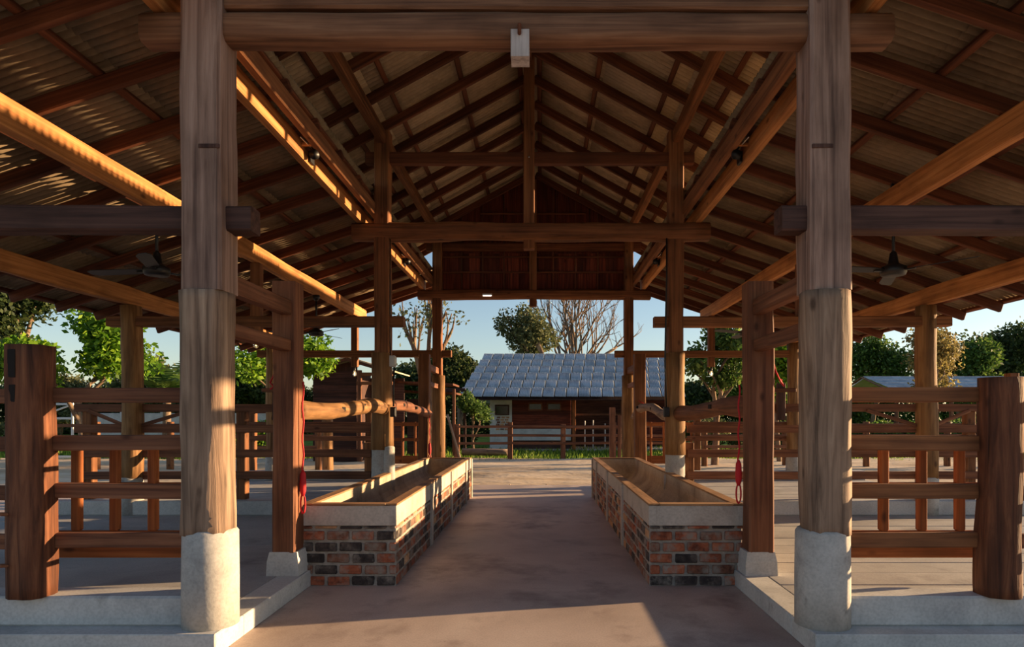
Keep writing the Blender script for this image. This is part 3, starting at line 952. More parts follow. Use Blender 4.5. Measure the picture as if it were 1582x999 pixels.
# ------------------------------------------------------------------ fences and gates
RZ = (1.466, 1.185, 0.896, 0.612)
for s in (-1, 1):
    sd = SIDE[s]
    # front fence
    yf = 3.80
    f = thing('pen_fence', 'front pen fence of four sawn rails beside the %s front post' % sd, 'fence', (X(s, 2.8), yf, 0.3))
    for k, z in enumerate(RZ):
        hewn('rail', (X(s, 1.88), yf + 0.02, z), (X(s, 2.8), yf + 0.02, z + random.uniform(-.006, .006)), 0.05, 0.086, 'rail_wood' if s < 0 else 'beam_wood', f, rnd=0.03, amp=0.004)
        hewn('rail', (X(s, 2.84), yf + 0.02, z - 0.008), (X(s, 5.0), yf + 0.02, z), 0.05, 0.086, 'rail_wood', f, rnd=0.03, amp=0.004)
    ztop = 1.75 if s < 0 else 1.565
    fp = hewn('fence_post', (X(s, 2.82), yf - 0.03, 0.30), (X(s, 2.82), yf - 0.03, ztop), 0.205, 0.205, 'post_dark', f, rnd=0.5 if s < 0 else 0.85, amp=0.016, n=20)
    if s < 0:
        xx = X(s, 2.82) - 0.035
        for z0, z1 in ((1.42, 1.52), (1.56, 1.72)):
            block('mortise_slot_shade', xx - 0.022, xx + 0.022, yf - 0.140, yf - 0.128, z0, z1, 'matte_black', fp, 0.002)  # no groove cut: a black block paints the slot's inner shade
        for z in (0.50, 0.79):
            beam('peg', (X(s, 2.9), yf - 0.165, z), (X(s, 2.86), yf - 0.10, z - 0.01), 0.03, 0.02, 'rail_wood', fp)
    # bar gate just behind
    g = thing('bar_gate', 'small wooden bar gate right behind the front fence, by the %s front post' % sd, 'gate', (X(s, 2.4), 4.08, 0.42))
    for z, h in ((1.17, 0.07), (0.885, 0.075), (0.535, 0.17)):
        beam('rail', (X(s, 1.98), 4.08, z), (X(s, 2.98), 4.08, z), 0.035, h, 'gate_wood', g)
    for u in (2.30, 2.54, 2.78):
        beam('bar', (X(s, u), 4.08, 0.62), (X(s, u), 4.08, 1.2), 0.054, 0.05, 'gate_wood', g, up=(0, 1, 0))
    for u in (1.96, 3.0):
        beam('stile', (X(s, u), 4.08, 0.40), (X(s, u), 4.08, 1.26), 0.06, 0.06, 'gate_wood', g, up=(0, 1, 0))
    for z in (0.60, 1.15):
        beam('hinge', (X(s, 1.96), 3.84, z), (X(s, 1.96), 4.06, z), 0.02, 0.03, 'black', g)
        beam('hinge', (X(s, 2.98), 3.84, z), (X(s, 2.98), 4.06, z), 0.02, 0.03, 'black', g)
    # middle fence
    ym = Y1 + 0.05
    f = thing('pen_fence', 'middle cross fence with diagonal braces between the %s middle and outer posts' % sd, 'fence', (X(s, 3.5), ym, 0.3))
    for k, z in enumerate((1.43, 1.175, 0.87, 0.60)):
        hewn('rail', (X(s, 2.95 if k == 0 else 1.95), ym, z), (X(s, 5.6), ym, z), 0.05, 0.095, 'rail_wood', f, rnd=0.03, amp=0.004)
    for u, zt in ((1.98, 1.0), (3.56, 1.47), (5.46, 1.48), (6.0, 1.86)):
        hewn('fence_post', (X(s, u), ym + 0.06, 0.30), (X(s, u), ym + 0.06, zt), 0.115, 0.11, 'beam_wood', f, rnd=0.05, amp=0.006)
    hewn('hanging_block', (X(s, 3.08), ym - 0.07, 1.28), (X(s, 3.08), ym - 0.07, 1.73), 0.10, 0.07, 'dark_wood', f, rnd=0.05, amp=0.004)
    beam('rail', (X(s, 2.9), ym - 0.12, 1.645), (X(s, 3.25), ym - 0.12, 1.645), 0.03, 0.05, 'rail_wood', f)
    beam('brace', (X(s, 4.82), ym - 0.035, 1.20), (X(s, 4.15), ym - 0.035, 1.40), 0.02, 0.045, 'rail_wood', f)
    beam('brace', (X(s, 4.94), ym - 0.035, 1.20), (X(s, 5.42), ym - 0.035, 1.40), 0.02, 0.045, 'rail_wood', f)
    # far fence and gate
    yr = Y2 + 0.05
    f = thing('pen_fence', 'far cross fence of the %s pens, beyond the second bay' % sd, 'fence', (X(s, 4), yr, 0.3))
    for z in (1.42, 1.165, 0.90, 0.60):
        hewn('rail', (X(s, 3.05 if z != 0.9 else 2.9), yr, z), (X(s, 5.4), yr, z), 0.05, 0.09, 'rail_wood', f, rnd=0.03, amp=0.004)
    for u in (3.1, 5.3):
        hewn('fence_post', (X(s, u), yr + 0.06, 0.30), (X(s, u), yr + 0.06, 1.5), 0.12, 0.12, 'beam_wood', f, rnd=0.05, amp=0.005)
    g = thing('bar_gate', 'far slatted gate beside the far %s tall post' % sd, 'gate', (X(s, 2.5), yr, 0.35))
    for z, h in ((1.17, 0.07), (0.88, 0.06), (0.50, 0.15)):
        beam('rail', (X(s, 1.95), yr, z), (X(s, 3.02), yr, z), 0.035, h, 'gate_wood', g)
    for z in (0.60, 1.15):
        beam('hinge', (X(s, 2.98), yr, z), (X(s, 3.06), yr + 0.02, z), 0.03, 0.02, 'black', g)
    for u in (1.97, 2.22, 2.46, 2.72, 2.98):
        beam('bar', (X(s, u), yr, 0.44), (X(s, u), yr, 1.21), 0.04, 0.04, 'gate_wood', g, up=(0, 1, 0))

# ------------------------------------------------------------------ fans, lamps, boxes, ropes
for s in (-1, 1):
    sd = SIDE[s]
    for i, y in enumerate((5.87, 10.04)):
        x = X(s, 3.34 + (0.0 if s < 0 else 0.0))
        fan = thing('ceiling_fan', 'black three-bladed ceiling fan in the %s bay of the %s pens' % (('front', 'far')[i], sd), 'fan', (x, y, 3.2), 'ceiling fans over the pens')
        zz = 2.66 if i == 0 else 2.62
        put('rod', tube_mesh([(0, 0, 0), (0, 0, 3.2 - zz - 0.05)], 0.014, 8, 'black'), None, fan, T(x, y, zz + 0.05))
        put('canopy', lathe_mesh([(0.02, 0), (0.05, 0.03), (0.055, 0.09)], 14, 'black'), None, fan, T(x, y, 3.11))
        beam('bracket', (x - 0.02, y - 0.02, 3.2), (x - 0.02, y - 0.02, 3.44), 0.03, 0.02, 'black', fan)
        put('motor', lathe_mesh([(0.05, -0.055), (0.1, -0.05), (0.112, -0.02), (0.112, 0.02), (0.075, 0.04), (0.045, 0.06), (0.03, 0.15), (0.014, 0.17)], 20, 'black'), None, fan, T(x, y, zz))
        for k in range(3):
            a0 = (math.radians(172) if s < 0 else math.radians(188)) + k * 2 * math.pi / 3 + (0.4 if i else 0)
            v = []
            for t, w in ((0.10, 0.025), (0.2, 0.05), (0.62, 0.055), (0.68, 0.03)):
                for e in (-1, 1):
                    for h in (0, 0.006):
                        v.append((t, e * w, -0.01 + h + e * w * 0.22))
            fcs = []
            for q in range(3):
                a = q * 4
                fcs += [(a, a + 2, a + 6, a + 4), (a + 1, a + 5, a + 7, a + 3), (a, a + 4, a + 5, a + 1), (a + 2, a + 3, a + 7, a + 6)]
            fcs += [(0, 1, 3, 2), (12, 14, 15, 13)]
            me = mesh_from('blade', v, fcs)
            me.materials.append(M['black'])
            bl_ = put('blade', me, None, fan, T(x, y, zz) @ Matrix.Rotation(a0, 4, 'Z'))
            put('blade_iron', box_mesh(0.12, 0.035, 0.012, 0.002, 'black'), None, bl_, T(x, y, zz) @ Matrix.Rotation(a0, 4, 'Z') @ T(0.13, 0, -0.02))
        # clip spotlight on the clerestory beam
        xs = X(s, 2.06 - 0.04)
        sp = thing('clip_spotlight', 'small black spotlight with a steel arm on the %s clerestory beam, %s bay' % (sd, ('front', 'far')[i]), 'spotlight', (xs, y + 0.2, 3.76), 'spotlights on the clerestory beams')
        block('bracket', xs - 0.012 - 0.012 * s, xs + 0.012 - 0.012 * s, y + 0.15, y + 0.25, 3.70, 3.80, 'black', sp, 0.002)
        hd = lathe_mesh([(0.012, 0), (0.035, 0.02), (0.042, 0.09), (0.046, 0.1)], 14, 'black')
        put('lamp_head', hd, None, sp, frame((xs - s * 0.07, y + 0.16, 3.76), (xs - s * 0.12, y - 0.2, 3.66)))
        put('arm', tube_mesh([(0, 0, 0), (-s * 0.05, -0.1, 0.02), (-s * 0.02, -0.36, 0.03)], 0.008, 6, 'chrome'), None, sp, T(xs - s * 0.02, y + 0.2, 3.77))
        # spacer between the two clerestory beams
        o = beam('beam_spacer', (X(s, 1.93), y, 3.80), (X(s, 2.03), y, 3.80), 0.035, 0.035, 'orange_wood')
        tag(o, 'short wood spacer bridging the twin %s clerestory beams, %s bay' % (sd, ('front', 'far')[i]), 'spacer')
    for f in (1, 2):
        y, x = YS[f], X(s, 3.34)
        zt = 2.34 if f == 1 else 2.24
        b = thing('light_bulb', 'bare clear light bulb hanging from the %s %s strut' % (WHERE[f], sd), 'lamp', (x, y - 0.02, zt), 'bare bulbs on the struts')
        put('socket', lathe_mesh([(0.018, -0.07), (0.02, -0.06), (0.02, 0.0)], 10, 'black'), None, b, T(x, y - 0.02, zt))
        gl = put('bulb', lathe_mesh([(0.006, -0.18), (0.026, -0.165), (0.034, -0.135), (0.028, -0.1), (0.017, -0.07)], 14, 'bulb_glass'), None, b, T(x, y - 0.02, zt))
        put('filament', lathe_mesh([(0.004, -0.15), (0.008, -0.135), (0.004, -0.1)], 8, 'filament'), None, gl, T(x, y - 0.02, zt))

# switch box and cord on the left middle post
b = thing('switch_box', 'pale grey switch box on the left middle post with a black cord', 'box', (-1.81, Y1 - 0.02, 1.93))
block('housing', -1.845, -1.775, Y1 - 0.07, Y1 + 0.03, 1.93, 2.07, 'white_plastic', b, 0.008)
block('cover', -1.80, -1.766, Y1 - 0.06, Y1 + 0.02, 1.945, 2.055, 'white_plastic', b, 0.006)
put('cord', tube_mesh([(-1.79, Y1 - 0.03, 1.93), (-1.785, Y1 - 0.07, 1.75), (-1.77, Y1 - 0.14, 1.45)], 0.010, 6, 'black'), None, b, Matrix())
put('upper_cord', tube_mesh([(-1.83, Y1 - 0.03, 2.06), (-1.835, Y1 - 0.05, 2.3), (-1.83, Y1 - 0.06, 2.9), (-1.83, Y1 - 0.06, 3.5)], 0.006, 6, 'black'), None, b, Matrix())
for s, lab in ((-1, 'black socket box on the end of the left sunlit log rail'), (1, 'black socket box hanging on the long cable beside the right middle post')):
    x = X(s, 1.63) if s < 0 else X(s, 1.655)
    b = thing('socket_box', lab, 'box', (x, Y1 - 0.14, 1.32))
    block('housing', x - 0.035, x + 0.035, Y1 - 0.185, Y1 - 0.125, 1.32, 1.44, 'black', b, 0.006)
    block('flap', x - 0.03, x + 0.03, Y1 - 0.2, Y1 - 0.185, 1.335, 1.425, 'black', b, 0.003)
    if s > 0:
        put('cable', tube_mesh([(x, Y1 - 0.15, 1.43), (x - 0.012, Y1 - 0.13, 2.0), (x + 0.0, Y1 - 0.12, 2.55), (x + 0.01, Y1 - 0.12, 3.0), (x + 0.012, Y1 - 0.11, 3.48)], 0.011, 6, 'black'), None, b, Matrix())

def rope(x, y, ztop, zb, label, loop=True, kink=0.0):
    r = thing('red_rope', label, 'rope', (x, y, ztop), 'hanging red ropes')
    n = 14
    put('cord', tube_mesh([(x + 0.006 * math.sin(i * 1.3) + kink * i / n, y, ztop + (zb + 0.16 - ztop) * i / n) for i in range(n + 1)], 0.007, 6, 'red'), None, r, Matrix())
    cb = put('cord_bundle', lathe_mesh([(0.008, 0.2), (0.022, 0.17), (0.026, 0.1), (0.024, 0.04), (0.012, 0)], 10, 'red'), None, r, T(x + kink, y, zb))
    pts = [(x + kink + 0.018 * math.cos(t), y, zb - 0.06 + 0.075 * math.sin(t)) for t in [math.pi / 2 + 2 * math.pi * i / 14 for i in range(15)]]
    put('end_loop', tube_mesh(pts, 0.007, 6, 'red'), None, cb, Matrix())
    return r
rope(-1.835, 5.0, 1.60, 0.72, 'red rope with a thick bundled end hanging by the left near trough post')
rope(1.535, 5.0, 1.58, 0.80, 'red rope with a thick bundled end hanging by the right near trough post', kink=-0.005)
rope(-1.845, 10.78, 1.40, 0.68, 'thin red rope on the left far trough post')
for pts, lab in (([(1.78, 4.95, 1.75), (1.79, 4.93, 1.68), (1.83, 4.93, 1.60), (1.86, 4.95, 1.57), (1.84, 4.95, 1.62)], 'loose red cord knotted on the side of the right near trough post'),
                 ([(1.62, 10.7, 1.58), (1.72, 10.68, 1.52), (1.76, 10.68, 1.46), (1.80, 10.7, 1.44), (1.78, 10.7, 1.52)], 'loose red cord tied on the pale crooked log rail'),
                 ([(-2.06, 5.06, 1.72), (-2.10, 5.1, 1.66), (-2.13, 5.1, 1.60), (-2.10, 5.1, 1.57), (-2.13, 5.1, 1.55)], 'loose red cord knotted behind the left near trough post')):
    o = put('knotted_rope', tube_mesh([Vector(p) - Vector(pts[0]) for p in pts], 0.008, 6, 'red'), None, None, T(*pts[0]))
    tag(o, lab, 'rope', 'loose red ropes')

# ------------------------------------------------------------------ background buildings
def plank_wall(parent, x0, x1, y, z0, z1, n, mat, name='plank'):
    h = (z1 - z0) / n
    for i in range(n):
        d = random.uniform(0, 0.01)
        block(name, x0, x1, y - 0.02 - d - (0.02 if i % 2 else 0), y + 0.02 - (0.018 if i % 2 else 0), z0 + i * h - 0.012, z0 + (i + 1) * h + 0.010, mat, parent, 0.004)

# centre barn with grey sheet roof
YB = 27.5
kx = lambda px, y: (px - 835.0) * y / 1000.0
kz = lambda py, y: 1.35 - (py - 640.0) * y / 1000.0
gb = thing('cattle_barn', 'dark timber barn with a pale grey corrugated roof across the dirt road', 'building', (2, YB, -0.1))
ye, yr = YB - 1.0, YB + 3.6
ze, zr = kz(615, ye), kz(547, yr)
xl_e, xl_r = kx(709, ye), kx(750, yr)
xr_e = kx(1046, ye)
rows = 6
cs = math.hypot(yr - ye, zr - ze)
dv = Vector((0, yr - ye, zr - ze)) / cs
nv = Vector((0, -dv.z, dv.y))
rl = cs / rows
SWD = 0.49
for k in range(rows):
    t = k / rows
    xl = xl_e + (xl_r - xl_e) * t
    ncol = int(math.ceil((xr_e - xl) / SWD))
    for c in range(ncol):
        me = sheet_mesh(SWD - 0.035, rl + 0.06, 7, 'sheet_blue', amp=0.016, per=4)
        o = Vector((xl + c * SWD, ye, ze)) + dv * (k * rl) + nv * (0.014 * (rows - k))
        # skew follows the raking left verge
        m4 = Matrix((Vector((1, 0, 0)) - nv * 0.022, (dv + Vector(((xl_r - xl_e) / cs, 0, 0))).normalized(), nv)).transposed().to_4x4()
        m4.translation = o
        put('roof_sheet', me, None, gb, m4)
e0, e1 = Vector((xl_e + 0.05, ye + 0.03, ze - 0.05)), Vector((xl_r + 0.05, yr, zr - 0.05))
und = mesh_from('seam_backing', [e0, (xr_e, e0.y, e0.z), (xr_e, e1.y, e1.z), e1, e0 - nv * 0.03, Vector((xr_e, e0.y, e0.z)) - nv * 0.03, Vector((xr_e, e1.y, e1.z)) - nv * 0.03, e1 - nv * 0.03],
                [(0, 1, 2, 3), (7, 6, 5, 4), (0, 4, 5, 1), (2, 6, 7, 3), (0, 3, 7, 4), (1, 5, 6, 2)])
und.materials.append(M['dark_wood'])
put('dark_seam_backing', und, None, gb, Matrix())  # dark backing added so the gaps between roof sheets read as dark seams
back = mesh_from('back', [(xl_r, yr + 0.02, zr), (xr_e, yr + 0.02, zr), (xr_e, yr + 4.6, ze), (xl_e - 0.2, yr + 4.6, ze), (xl_r, yr + 0.02, zr - 0.05), (xr_e, yr + 0.02, zr - 0.05), (xr_e, yr + 4.6, ze - 0.05), (xl_e - 0.2, yr + 4.6, ze - 0.05)],
                 [(0, 1, 2, 3), (7, 6, 5, 4), (0, 4, 5, 1), (2, 6, 7, 3), (0, 3, 7, 4), (1, 5, 6, 2)])
back.materials.append(M['sheet_blue'])
put('rear_roof_slope', back, None, gb, Matrix())
yw = YB + 0.3
gz = -0.15
# plaster corner with a small window, planks, white plinth, open stall
block('corner_wall', kx(757, yw), kx(791, yw), yw - 0.1, yw + 3.0, gz, 2.05, 'plaster', gb, 0)
wf = block('window_frame', kx(765, yw), kx(787, yw), yw - 0.16, yw - 0.09, kz(641, yw), kz(625, yw), 'dark_wood', gb)
block('pane', kx(767, yw), kx(785, yw), yw - 0.17, yw - 0.155, kz(639, yw), kz(627, yw), 'dark_void', wf, 0)
for rrow in range(6):
    for c in range(3):
        za = kz(664 - rrow * 3.6, yw)
        xa = kx(766.5 + c * 6.8 + (1.5 if rrow % 2 else 0), yw)
        block('brick', xa, xa + 0.15, yw - 0.115, yw - 0.09, za, za + 0.075, random.choice(['brick_tan', 'brick_tan', 'brick_brown']), gb, 0)
plank_wall(gb, kx(791, yw), kx(882, yw), yw, kz(662, yw), 2.1, 9, 'board_wood')
block('plinth', kx(791, yw), kx(882, yw), yw - 0.05, yw + 0.05, kz(680, yw), kz(662, yw), 'plaster', gb, 0)
block('base_recess', kx(791, yw), kx(882, yw), yw + 0.1, yw + 0.2, gz, kz(680, yw), 'dark_wood', gb, 0)
for px in (816, 845):
    w2 = block('window_frame', kx(px, yw), kx(px + 22, yw), yw - 0.06, yw - 0.02, kz(634, yw), kz(622, yw), 'rail_wood', gb)
    block('pane', kx(px + 2, yw), kx(px + 20, yw), yw - 0.07, yw - 0.055, kz(632, yw), kz(624, yw), 'dark_void', w2, 0)
beam('corner_post', (kx(886, yw), yw - 0.3, gz), (kx(886, yw), yw - 0.3, 2.1), 0.14, 0.14, 'gate_wood', gb)
plank_wall(gb, kx(890, yw), kx(1046, yw), yw + 2.2, gz, 2.6, 11, 'dark_wood')
plank_wall(gb, kx(968, yw), kx(1046, yw), yw, kz(676, yw), 2.1, 7, 'board_wood')
for px in (960, 1040):
    beam('corner_post', (kx(px, yw), yw - 0.2, gz), (kx(px, yw), yw - 0.2, 2.1), 0.1, 0.1, 'rail_wood', gb)
for z in (0.45, 0.75, 1.35):
    beam('stall_rail', (kx(888, yw), yw - 0.15, z), (kx(960, yw), yw - 0.15, z), 0.06, 0.08, 'rail_wood', gb)
for px in (905, 918, 937, 950):
    put('milking_pipe', tube_mesh([(kx(px, yw), yw + 0.6, gz), (kx(px, yw), yw + 0.6, kz(648 + (px % 7), yw))], 0.03, 6, 'white_paint'), None, gb, Matrix())
block('barn_floor', xl_e + 1.0, xr_e, YB + 0.15, YB + 7.5, -0.22, -0.13, 'concrete', gb, 0)

# dark timber barn on the left
YL = 20.0
lb = thing('timber_shed', 'dark plank shed with a low roof behind the left log rails', 'building', (-6, YL, -0.1))
plank_wall(lb, kx(484, YL), kx(552, YL), YL, -0.2, kz(574, YL), 14, 'shed_board')
me = prism_mesh([(kx(484, YL), kz(574, YL)), (kx(552, YL), kz(574, YL)), (kx(552, YL), kz(560, YL)), (kx(538, YL), kz(559, YL))], YL - 0.02, YL + 0.02, 'shed_board')
put('gable_board', me, None, lb, Matrix())
block('side_wall', kx(549, YL), kx(552, YL), YL + 0.03, YL + 1.6, -0.2, kz(574, YL), 'dark_wood', lb, 0)
beam('fascia', (kx(472, YL), YL - 0.3, kz(577, YL)), (kx(540, YL), YL - 0.3, kz(556, YL)), 0.05, 0.1, 'rafter_wood', lb)
beam('fascia', (kx(540, YL), YL - 0.3, kz(556, YL)), (kx(612, YL), YL - 0.3, kz(577, YL)), 0.05, 0.1, 'rafter_wood', lb)
for pa, pb in (((470, 575), (541, 553)), ((541, 553), (614, 576))):
    A, B = (kx(pa[0], YL), kz(pa[1], YL)), (kx(pb[0], YL), kz(pb[1], YL))
    me = prism_mesh([A, B, (B[0], B[1] + 0.04), (A[0], A[1] + 0.04)], YL - 0.35, YL + 1.9, 'sheet')
    put('roof_slope', me, None, lb, Matrix())
for px, t in ((557, 572), (603, 577)):
    beam('porch_post', (kx(px, YL), YL - 0.1, -0.2), (kx(px, YL), YL - 0.1, kz(t, YL)), 0.12, 0.12, 'rail_wood', lb)
for pz in (578, 592):
    beam('porch_beam', (kx(552, YL), YL - 0.1, kz(pz, YL)), (kx(608, YL), YL - 0.1, kz(pz, YL)), 0.08, 0.1, 'beam_wood', lb)
plank_wall(lb, kx(552, YL), kx(608, YL), YL + 1.6, -0.2, kz(580, YL), 8, 'dark_wood')
sh = thing('open_shed', 'low open shed with red brown roof edges behind the bare tree', 'building', (-3.6, 22, -0.1))
for (x0, x1, pz, yy) in ((612, 700, 588, 21.5), (612, 705, 602, 22.5)):
    me = prism_mesh([(kx(x0, yy), kz(pz + 3, yy)), (kx(x1, yy), kz(pz + 7, yy)), (kx(x1, yy), kz(pz + 4, yy)), (kx(x0, yy), kz(pz, yy))], yy, yy + 1.6, 'rafter_wood')
    put('roof_slope', me, None, sh, Matrix())
for px in (616, 648, 672, 700):
    beam('post', (kx(px, 22), 22.2, -0.2), (kx(px, 22), 22.2, kz(600, 22)), 0.1, 0.1, 'rail_wood', sh)
plank_wall(sh, kx(614, 22), kx(640, 22), 23.6, -0.2, 1.9, 6, 'dark_wood')
beam('long_beam', (kx(676, 24), 24.2, kz(602, 24)), (kx(718, 24), 24.2, kz(602, 24)), 0.1, 0.14, 'dark_wood', sh)
beam('post', (kx(717, 24), 24.2, -0.2), (kx(717, 24), 24.2, kz(602, 24)), 0.1, 0.1, 'dark_wood', sh)

# long grey-roofed shed far on the right
YR = 32.0
plank_wall(gb, kx(757, yw), xr_e - 0.3, yw + 3.1, gz, 2.6, 8, 'dark_wood')
rs = thing('long_shed', 'long low shed with blue grey sheet roof behind the right fence', 'building', (20, YR, -0.1))
xa, xb = kx(1336, YR), kx(1590, YR)
zr_, ze_ = kz(582, YR), kz(604, YR - 2)
rws, cols = 4, 18
wd = (xb - xa) / cols
cs2 = math.hypot(2.6, zr_ - ze_)
dv2 = Vector((0, 2.6, zr_ - ze_)) / cs2
nv2 = Vector((0, -dv2.z, dv2.y))
for k in range(rws):
    for c in range(cols):
        me = sheet_mesh(wd + 0.02, cs2 / rws + 0.06, 7, 'sheet_blue', amp=0.014, per=4)
        m4 = Matrix((Vector((1, 0, 0)), dv2, nv2)).transposed().to_4x4()
        m4.translation = Vector((xa + c * wd - 0.02 * k, YR - 2.6, ze_)) + dv2 * (k * cs2 / rws) + nv2 * 0.01 * (rws - k)
        put('roof_sheet', me, None, rs, m4)
me = prism_mesh([(0, 0), (2.6, zr_ - ze_), (5.2, 0), (5.2, -0.03), (2.6, zr_ - ze_ - 0.05), (0, -0.03)], 0, 0.1, 'rail_wood')
put('gable_trim', me, None, rs, T(xa - 0.1, YR - 2.6, ze_) @ Matrix.Rotation(math.pi / 2, 4, 'Z'))
me = mesh_from('rear', [(xa, YR, zr_), (xb, YR, zr_), (xb, YR + 2.6, ze_), (xa, YR + 2.6, ze_), (xa, YR, zr_ - 0.04), (xb, YR, zr_ - 0.04), (xb, YR + 2.6, ze_ - 0.04), (xa, YR + 2.6, ze_ - 0.04)],
               [(0, 1, 2, 3), (7, 6, 5, 4), (0, 4, 5, 1), (2, 6, 7, 3), (0, 3, 7, 4), (1, 5, 6, 2)])
me.materials.append(M['sheet_blue'])
put('rear_roof_slope', me, None, rs, Matrix())
for i in range(7):
    px = xa + 0.3 + i * (xb - xa - 0.6) / 6
    beam('post', (px, YR - 2.3, -0.2), (px, YR - 2.3, ze_), 0.13, 0.13, 'rail_wood', rs)
plank_wall(rs, xa + 0.3, xb - 0.3, YR - 0.2, -0.2, 1.0, 5, 'dark_wood')

# pale boundary wall and white gate on the far left
YW = 24.0
bwl = thing('boundary_wall', 'pale plastered boundary wall beyond the left pens', 'wall', (kx(250, YW), YW, -0.1), kind='thing')
for i in range(5):
    x0 = kx(130 + i * 62, YW)
    block('wall_panel', x0, x0 + 1.38, YW - 0.05, YW + 0.05, -0.2, kz(638, YW), 'plaster', bwl, 0.01)
    block('wall_pier', x0 + 1.38, x0 + 1.5, YW - 0.09, YW + 0.09, -0.2, kz(634, YW), 'plaster', bwl, 0.01)
YG = 20.5
wg = thing('metal_gate', 'white painted metal gate leaning in the yard past the left pens', 'gate', (kx(90, YG), YG, -0.05))
xg0, xg1 = kx(52, YG), kx(112, YG)
zb_, zt_ = kz(708, YG), kz(624, YG)
for z in (zt_, zt_ - 0.45, zb_ + 0.35, zb_ + 0.06):
    beam('crossbar', (xg0, YG, z), (xg1, YG, z), 0.04, 0.07, 'white_paint', wg)
for x in (xg0, xg1):
    beam('stile', (x, YG, zb_ - 0.05), (x, YG, zt_ + 0.04), 0.07, 0.05, 'white_paint', wg, up=(0, 1, 0))
beam('diagonal_bar', (xg0, YG + 0.03, zt_ - 0.45), (xg1, YG + 0.03, zt_), 0.03, 0.05, 'white_paint', wg)

# fence across the road in front of the barn
YF = 21.4
ff = thing('yard_fence', 'low rail fence along the grass in front of the grey roofed barn', 'fence', (1, YF, -0.1))
fpx = [706, 788, 870, 948, 1030]
for i, px in enumerate(fpx):
    hewn('fence_post', (kx(px, YF), YF, -0.2), (kx(px, YF), YF, kz(652 if i in (1, 3) else 655, YF)), 0.16, 0.14, 'rail_wood', ff, rnd=0.1, amp=0.008)
for i in range(4):
    for py in (659, 672, 684):
        beam('rail', (kx(fpx[i], YF), YF - 0.09, kz(py + random.uniform(-.8, .8), YF)), (kx(fpx[i + 1], YF), YF - 0.09, kz(py + random.uniform(-.8, .8), YF)), 0.04, 0.085, 'rail_wood', ff)
o = hewn('felled_log', (kx(714, 23.2), 23.2, 0.02), (kx(786, 23.2), 23.2, 0.0), 0.25, 0.25, 'log_grey', rnd=1, amp=0.02)
tag(o, 'grey felled log lying on the grass by the yard fence', 'log')
YP = 19.2
for px, t, w, lab in ((946, 629, 0.17, 'pale squared stake standing left of the far right tall post'), (957, 641, 0.10, 'thin squared stake beside the pale stake, by the far right post')):
    o = hewn('gate_stake', (kx(px, YP), YP, -0.2), (kx(px, YP), YP, kz(t, YP)), w, w, 'rail_wood', rnd=0.1, amp=0.006)
    tag(o, lab, 'stake')
o = hewn('leaning_pole', (kx(714, 18), 18, -0.1), (kx(691, 18.2), 18.2, kz(640, 18.2)), 0.07, 0.07, 'log_grey', rnd=1, amp=0.008)
tag(o, 'thin grey pole leaning by the far left post', 'pole')
o = hewn('yard_post', (kx(506, 15.2), 15.2, -0.12), (kx(506, 15.2), 15.2, kz(644, 15.2)), 0.24, 0.24, 'log_wood', rnd=0.9, amp=0.014)
tag(o, 'stout peeled log post in the yard behind the left pens', 'post')
# rail fence further out on both sides of the road
for (x0, x1, y, lab, nn) in ((-14.0, -6.0, 17.5, 'low rail fence along the road beyond the left pens', 5), (4.6, 16.0, 18.2, 'low rail fence along the road beyond the right pens', 6)):
    f = thing('roadside_fence', lab, 'fence', ((x0 + x1) / 2, y, -0.1))
    for i in range(nn):
        xx = x0 + (x1 - x0) * i / (nn - 1)
        hewn('fence_post', (xx, y, -0.2), (xx, y, 1.15), 0.15, 0.15, 'beam_wood', f, rnd=0.3, amp=0.01)
    for z in (0.45, 0.75, 1.05):
        beam('rail', (x0, y - 0.09, z), (x1, y - 0.09, z + 0.02), 0.04, 0.085, 'rail_wood', f)

# ------------------------------------------------------------------ trees and plants
def leaves_mesh(centres, radii, count, size, mat, droop=0.3, seed=0, hang=None):
    """Many small folded leaves scattered through clumps; attribute `tone` varies each leaf."""
    r = np.random.default_rng(seed)
    C = np.array(centres, float)
    R = np.array(radii, float)
    wgt = R ** 2
    idx = r.choice(len(C), count, p=wgt / wgt.sum())
    d = r.normal(size=(count, 3))
    d /= np.linalg.norm(d, axis=1, keepdims=True)
    rad = R[idx] * r.uniform(0.35, 1.0, count) ** 0.5
    pos = C[idx] + d * rad[:, None] * np.array([1, 1, 0.8])
    ax = r.normal(size=(count, 3))
    ax[:, 2] -= droop
    ax /= np.linalg.norm(ax, axis=1, keepdims=True)
    up = r.normal(size=(count, 3))
    sd = np.cross(ax, up)
    sd /= np.linalg.norm(sd, axis=1, keepdims=True) + 1e-9
    sz = size * r.uniform(0.6, 1.3, count)[:, None]
    v0 = pos
    v1 = pos + ax * sz * 0.5 + sd * sz * 0.28
    v2 = pos + ax * sz
    v3 = pos + ax * sz * 0.5 - sd * sz * 0.28
    V = np.stack([v0, v1, v2, v3], 1).reshape(-1, 3)
    me = bpy.data.meshes.new('leaves')
    me.vertices.add(count * 4)
    me.vertices.foreach_set('co', V.ravel())
    me.loops.add(count * 4)
    me.loops.foreach_set('vertex_index', np.arange(count * 4, dtype=np.int32))
    me.polygons.add(count)
    me.polygons.foreach_set('loop_start', np.arange(0, count * 4, 4, dtype=np.int32))
    me.polygons.foreach_set('loop_total', np.full(count, 4, dtype=np.int32))
    at = me.attributes.new('tone', 'FLOAT', 'FACE')
    at.data.foreach_set('value', r.beta(2, 2, count).astype(np.float32))
    me.update()
    me.validate()
    me.materials.append(M[mat])
    return me

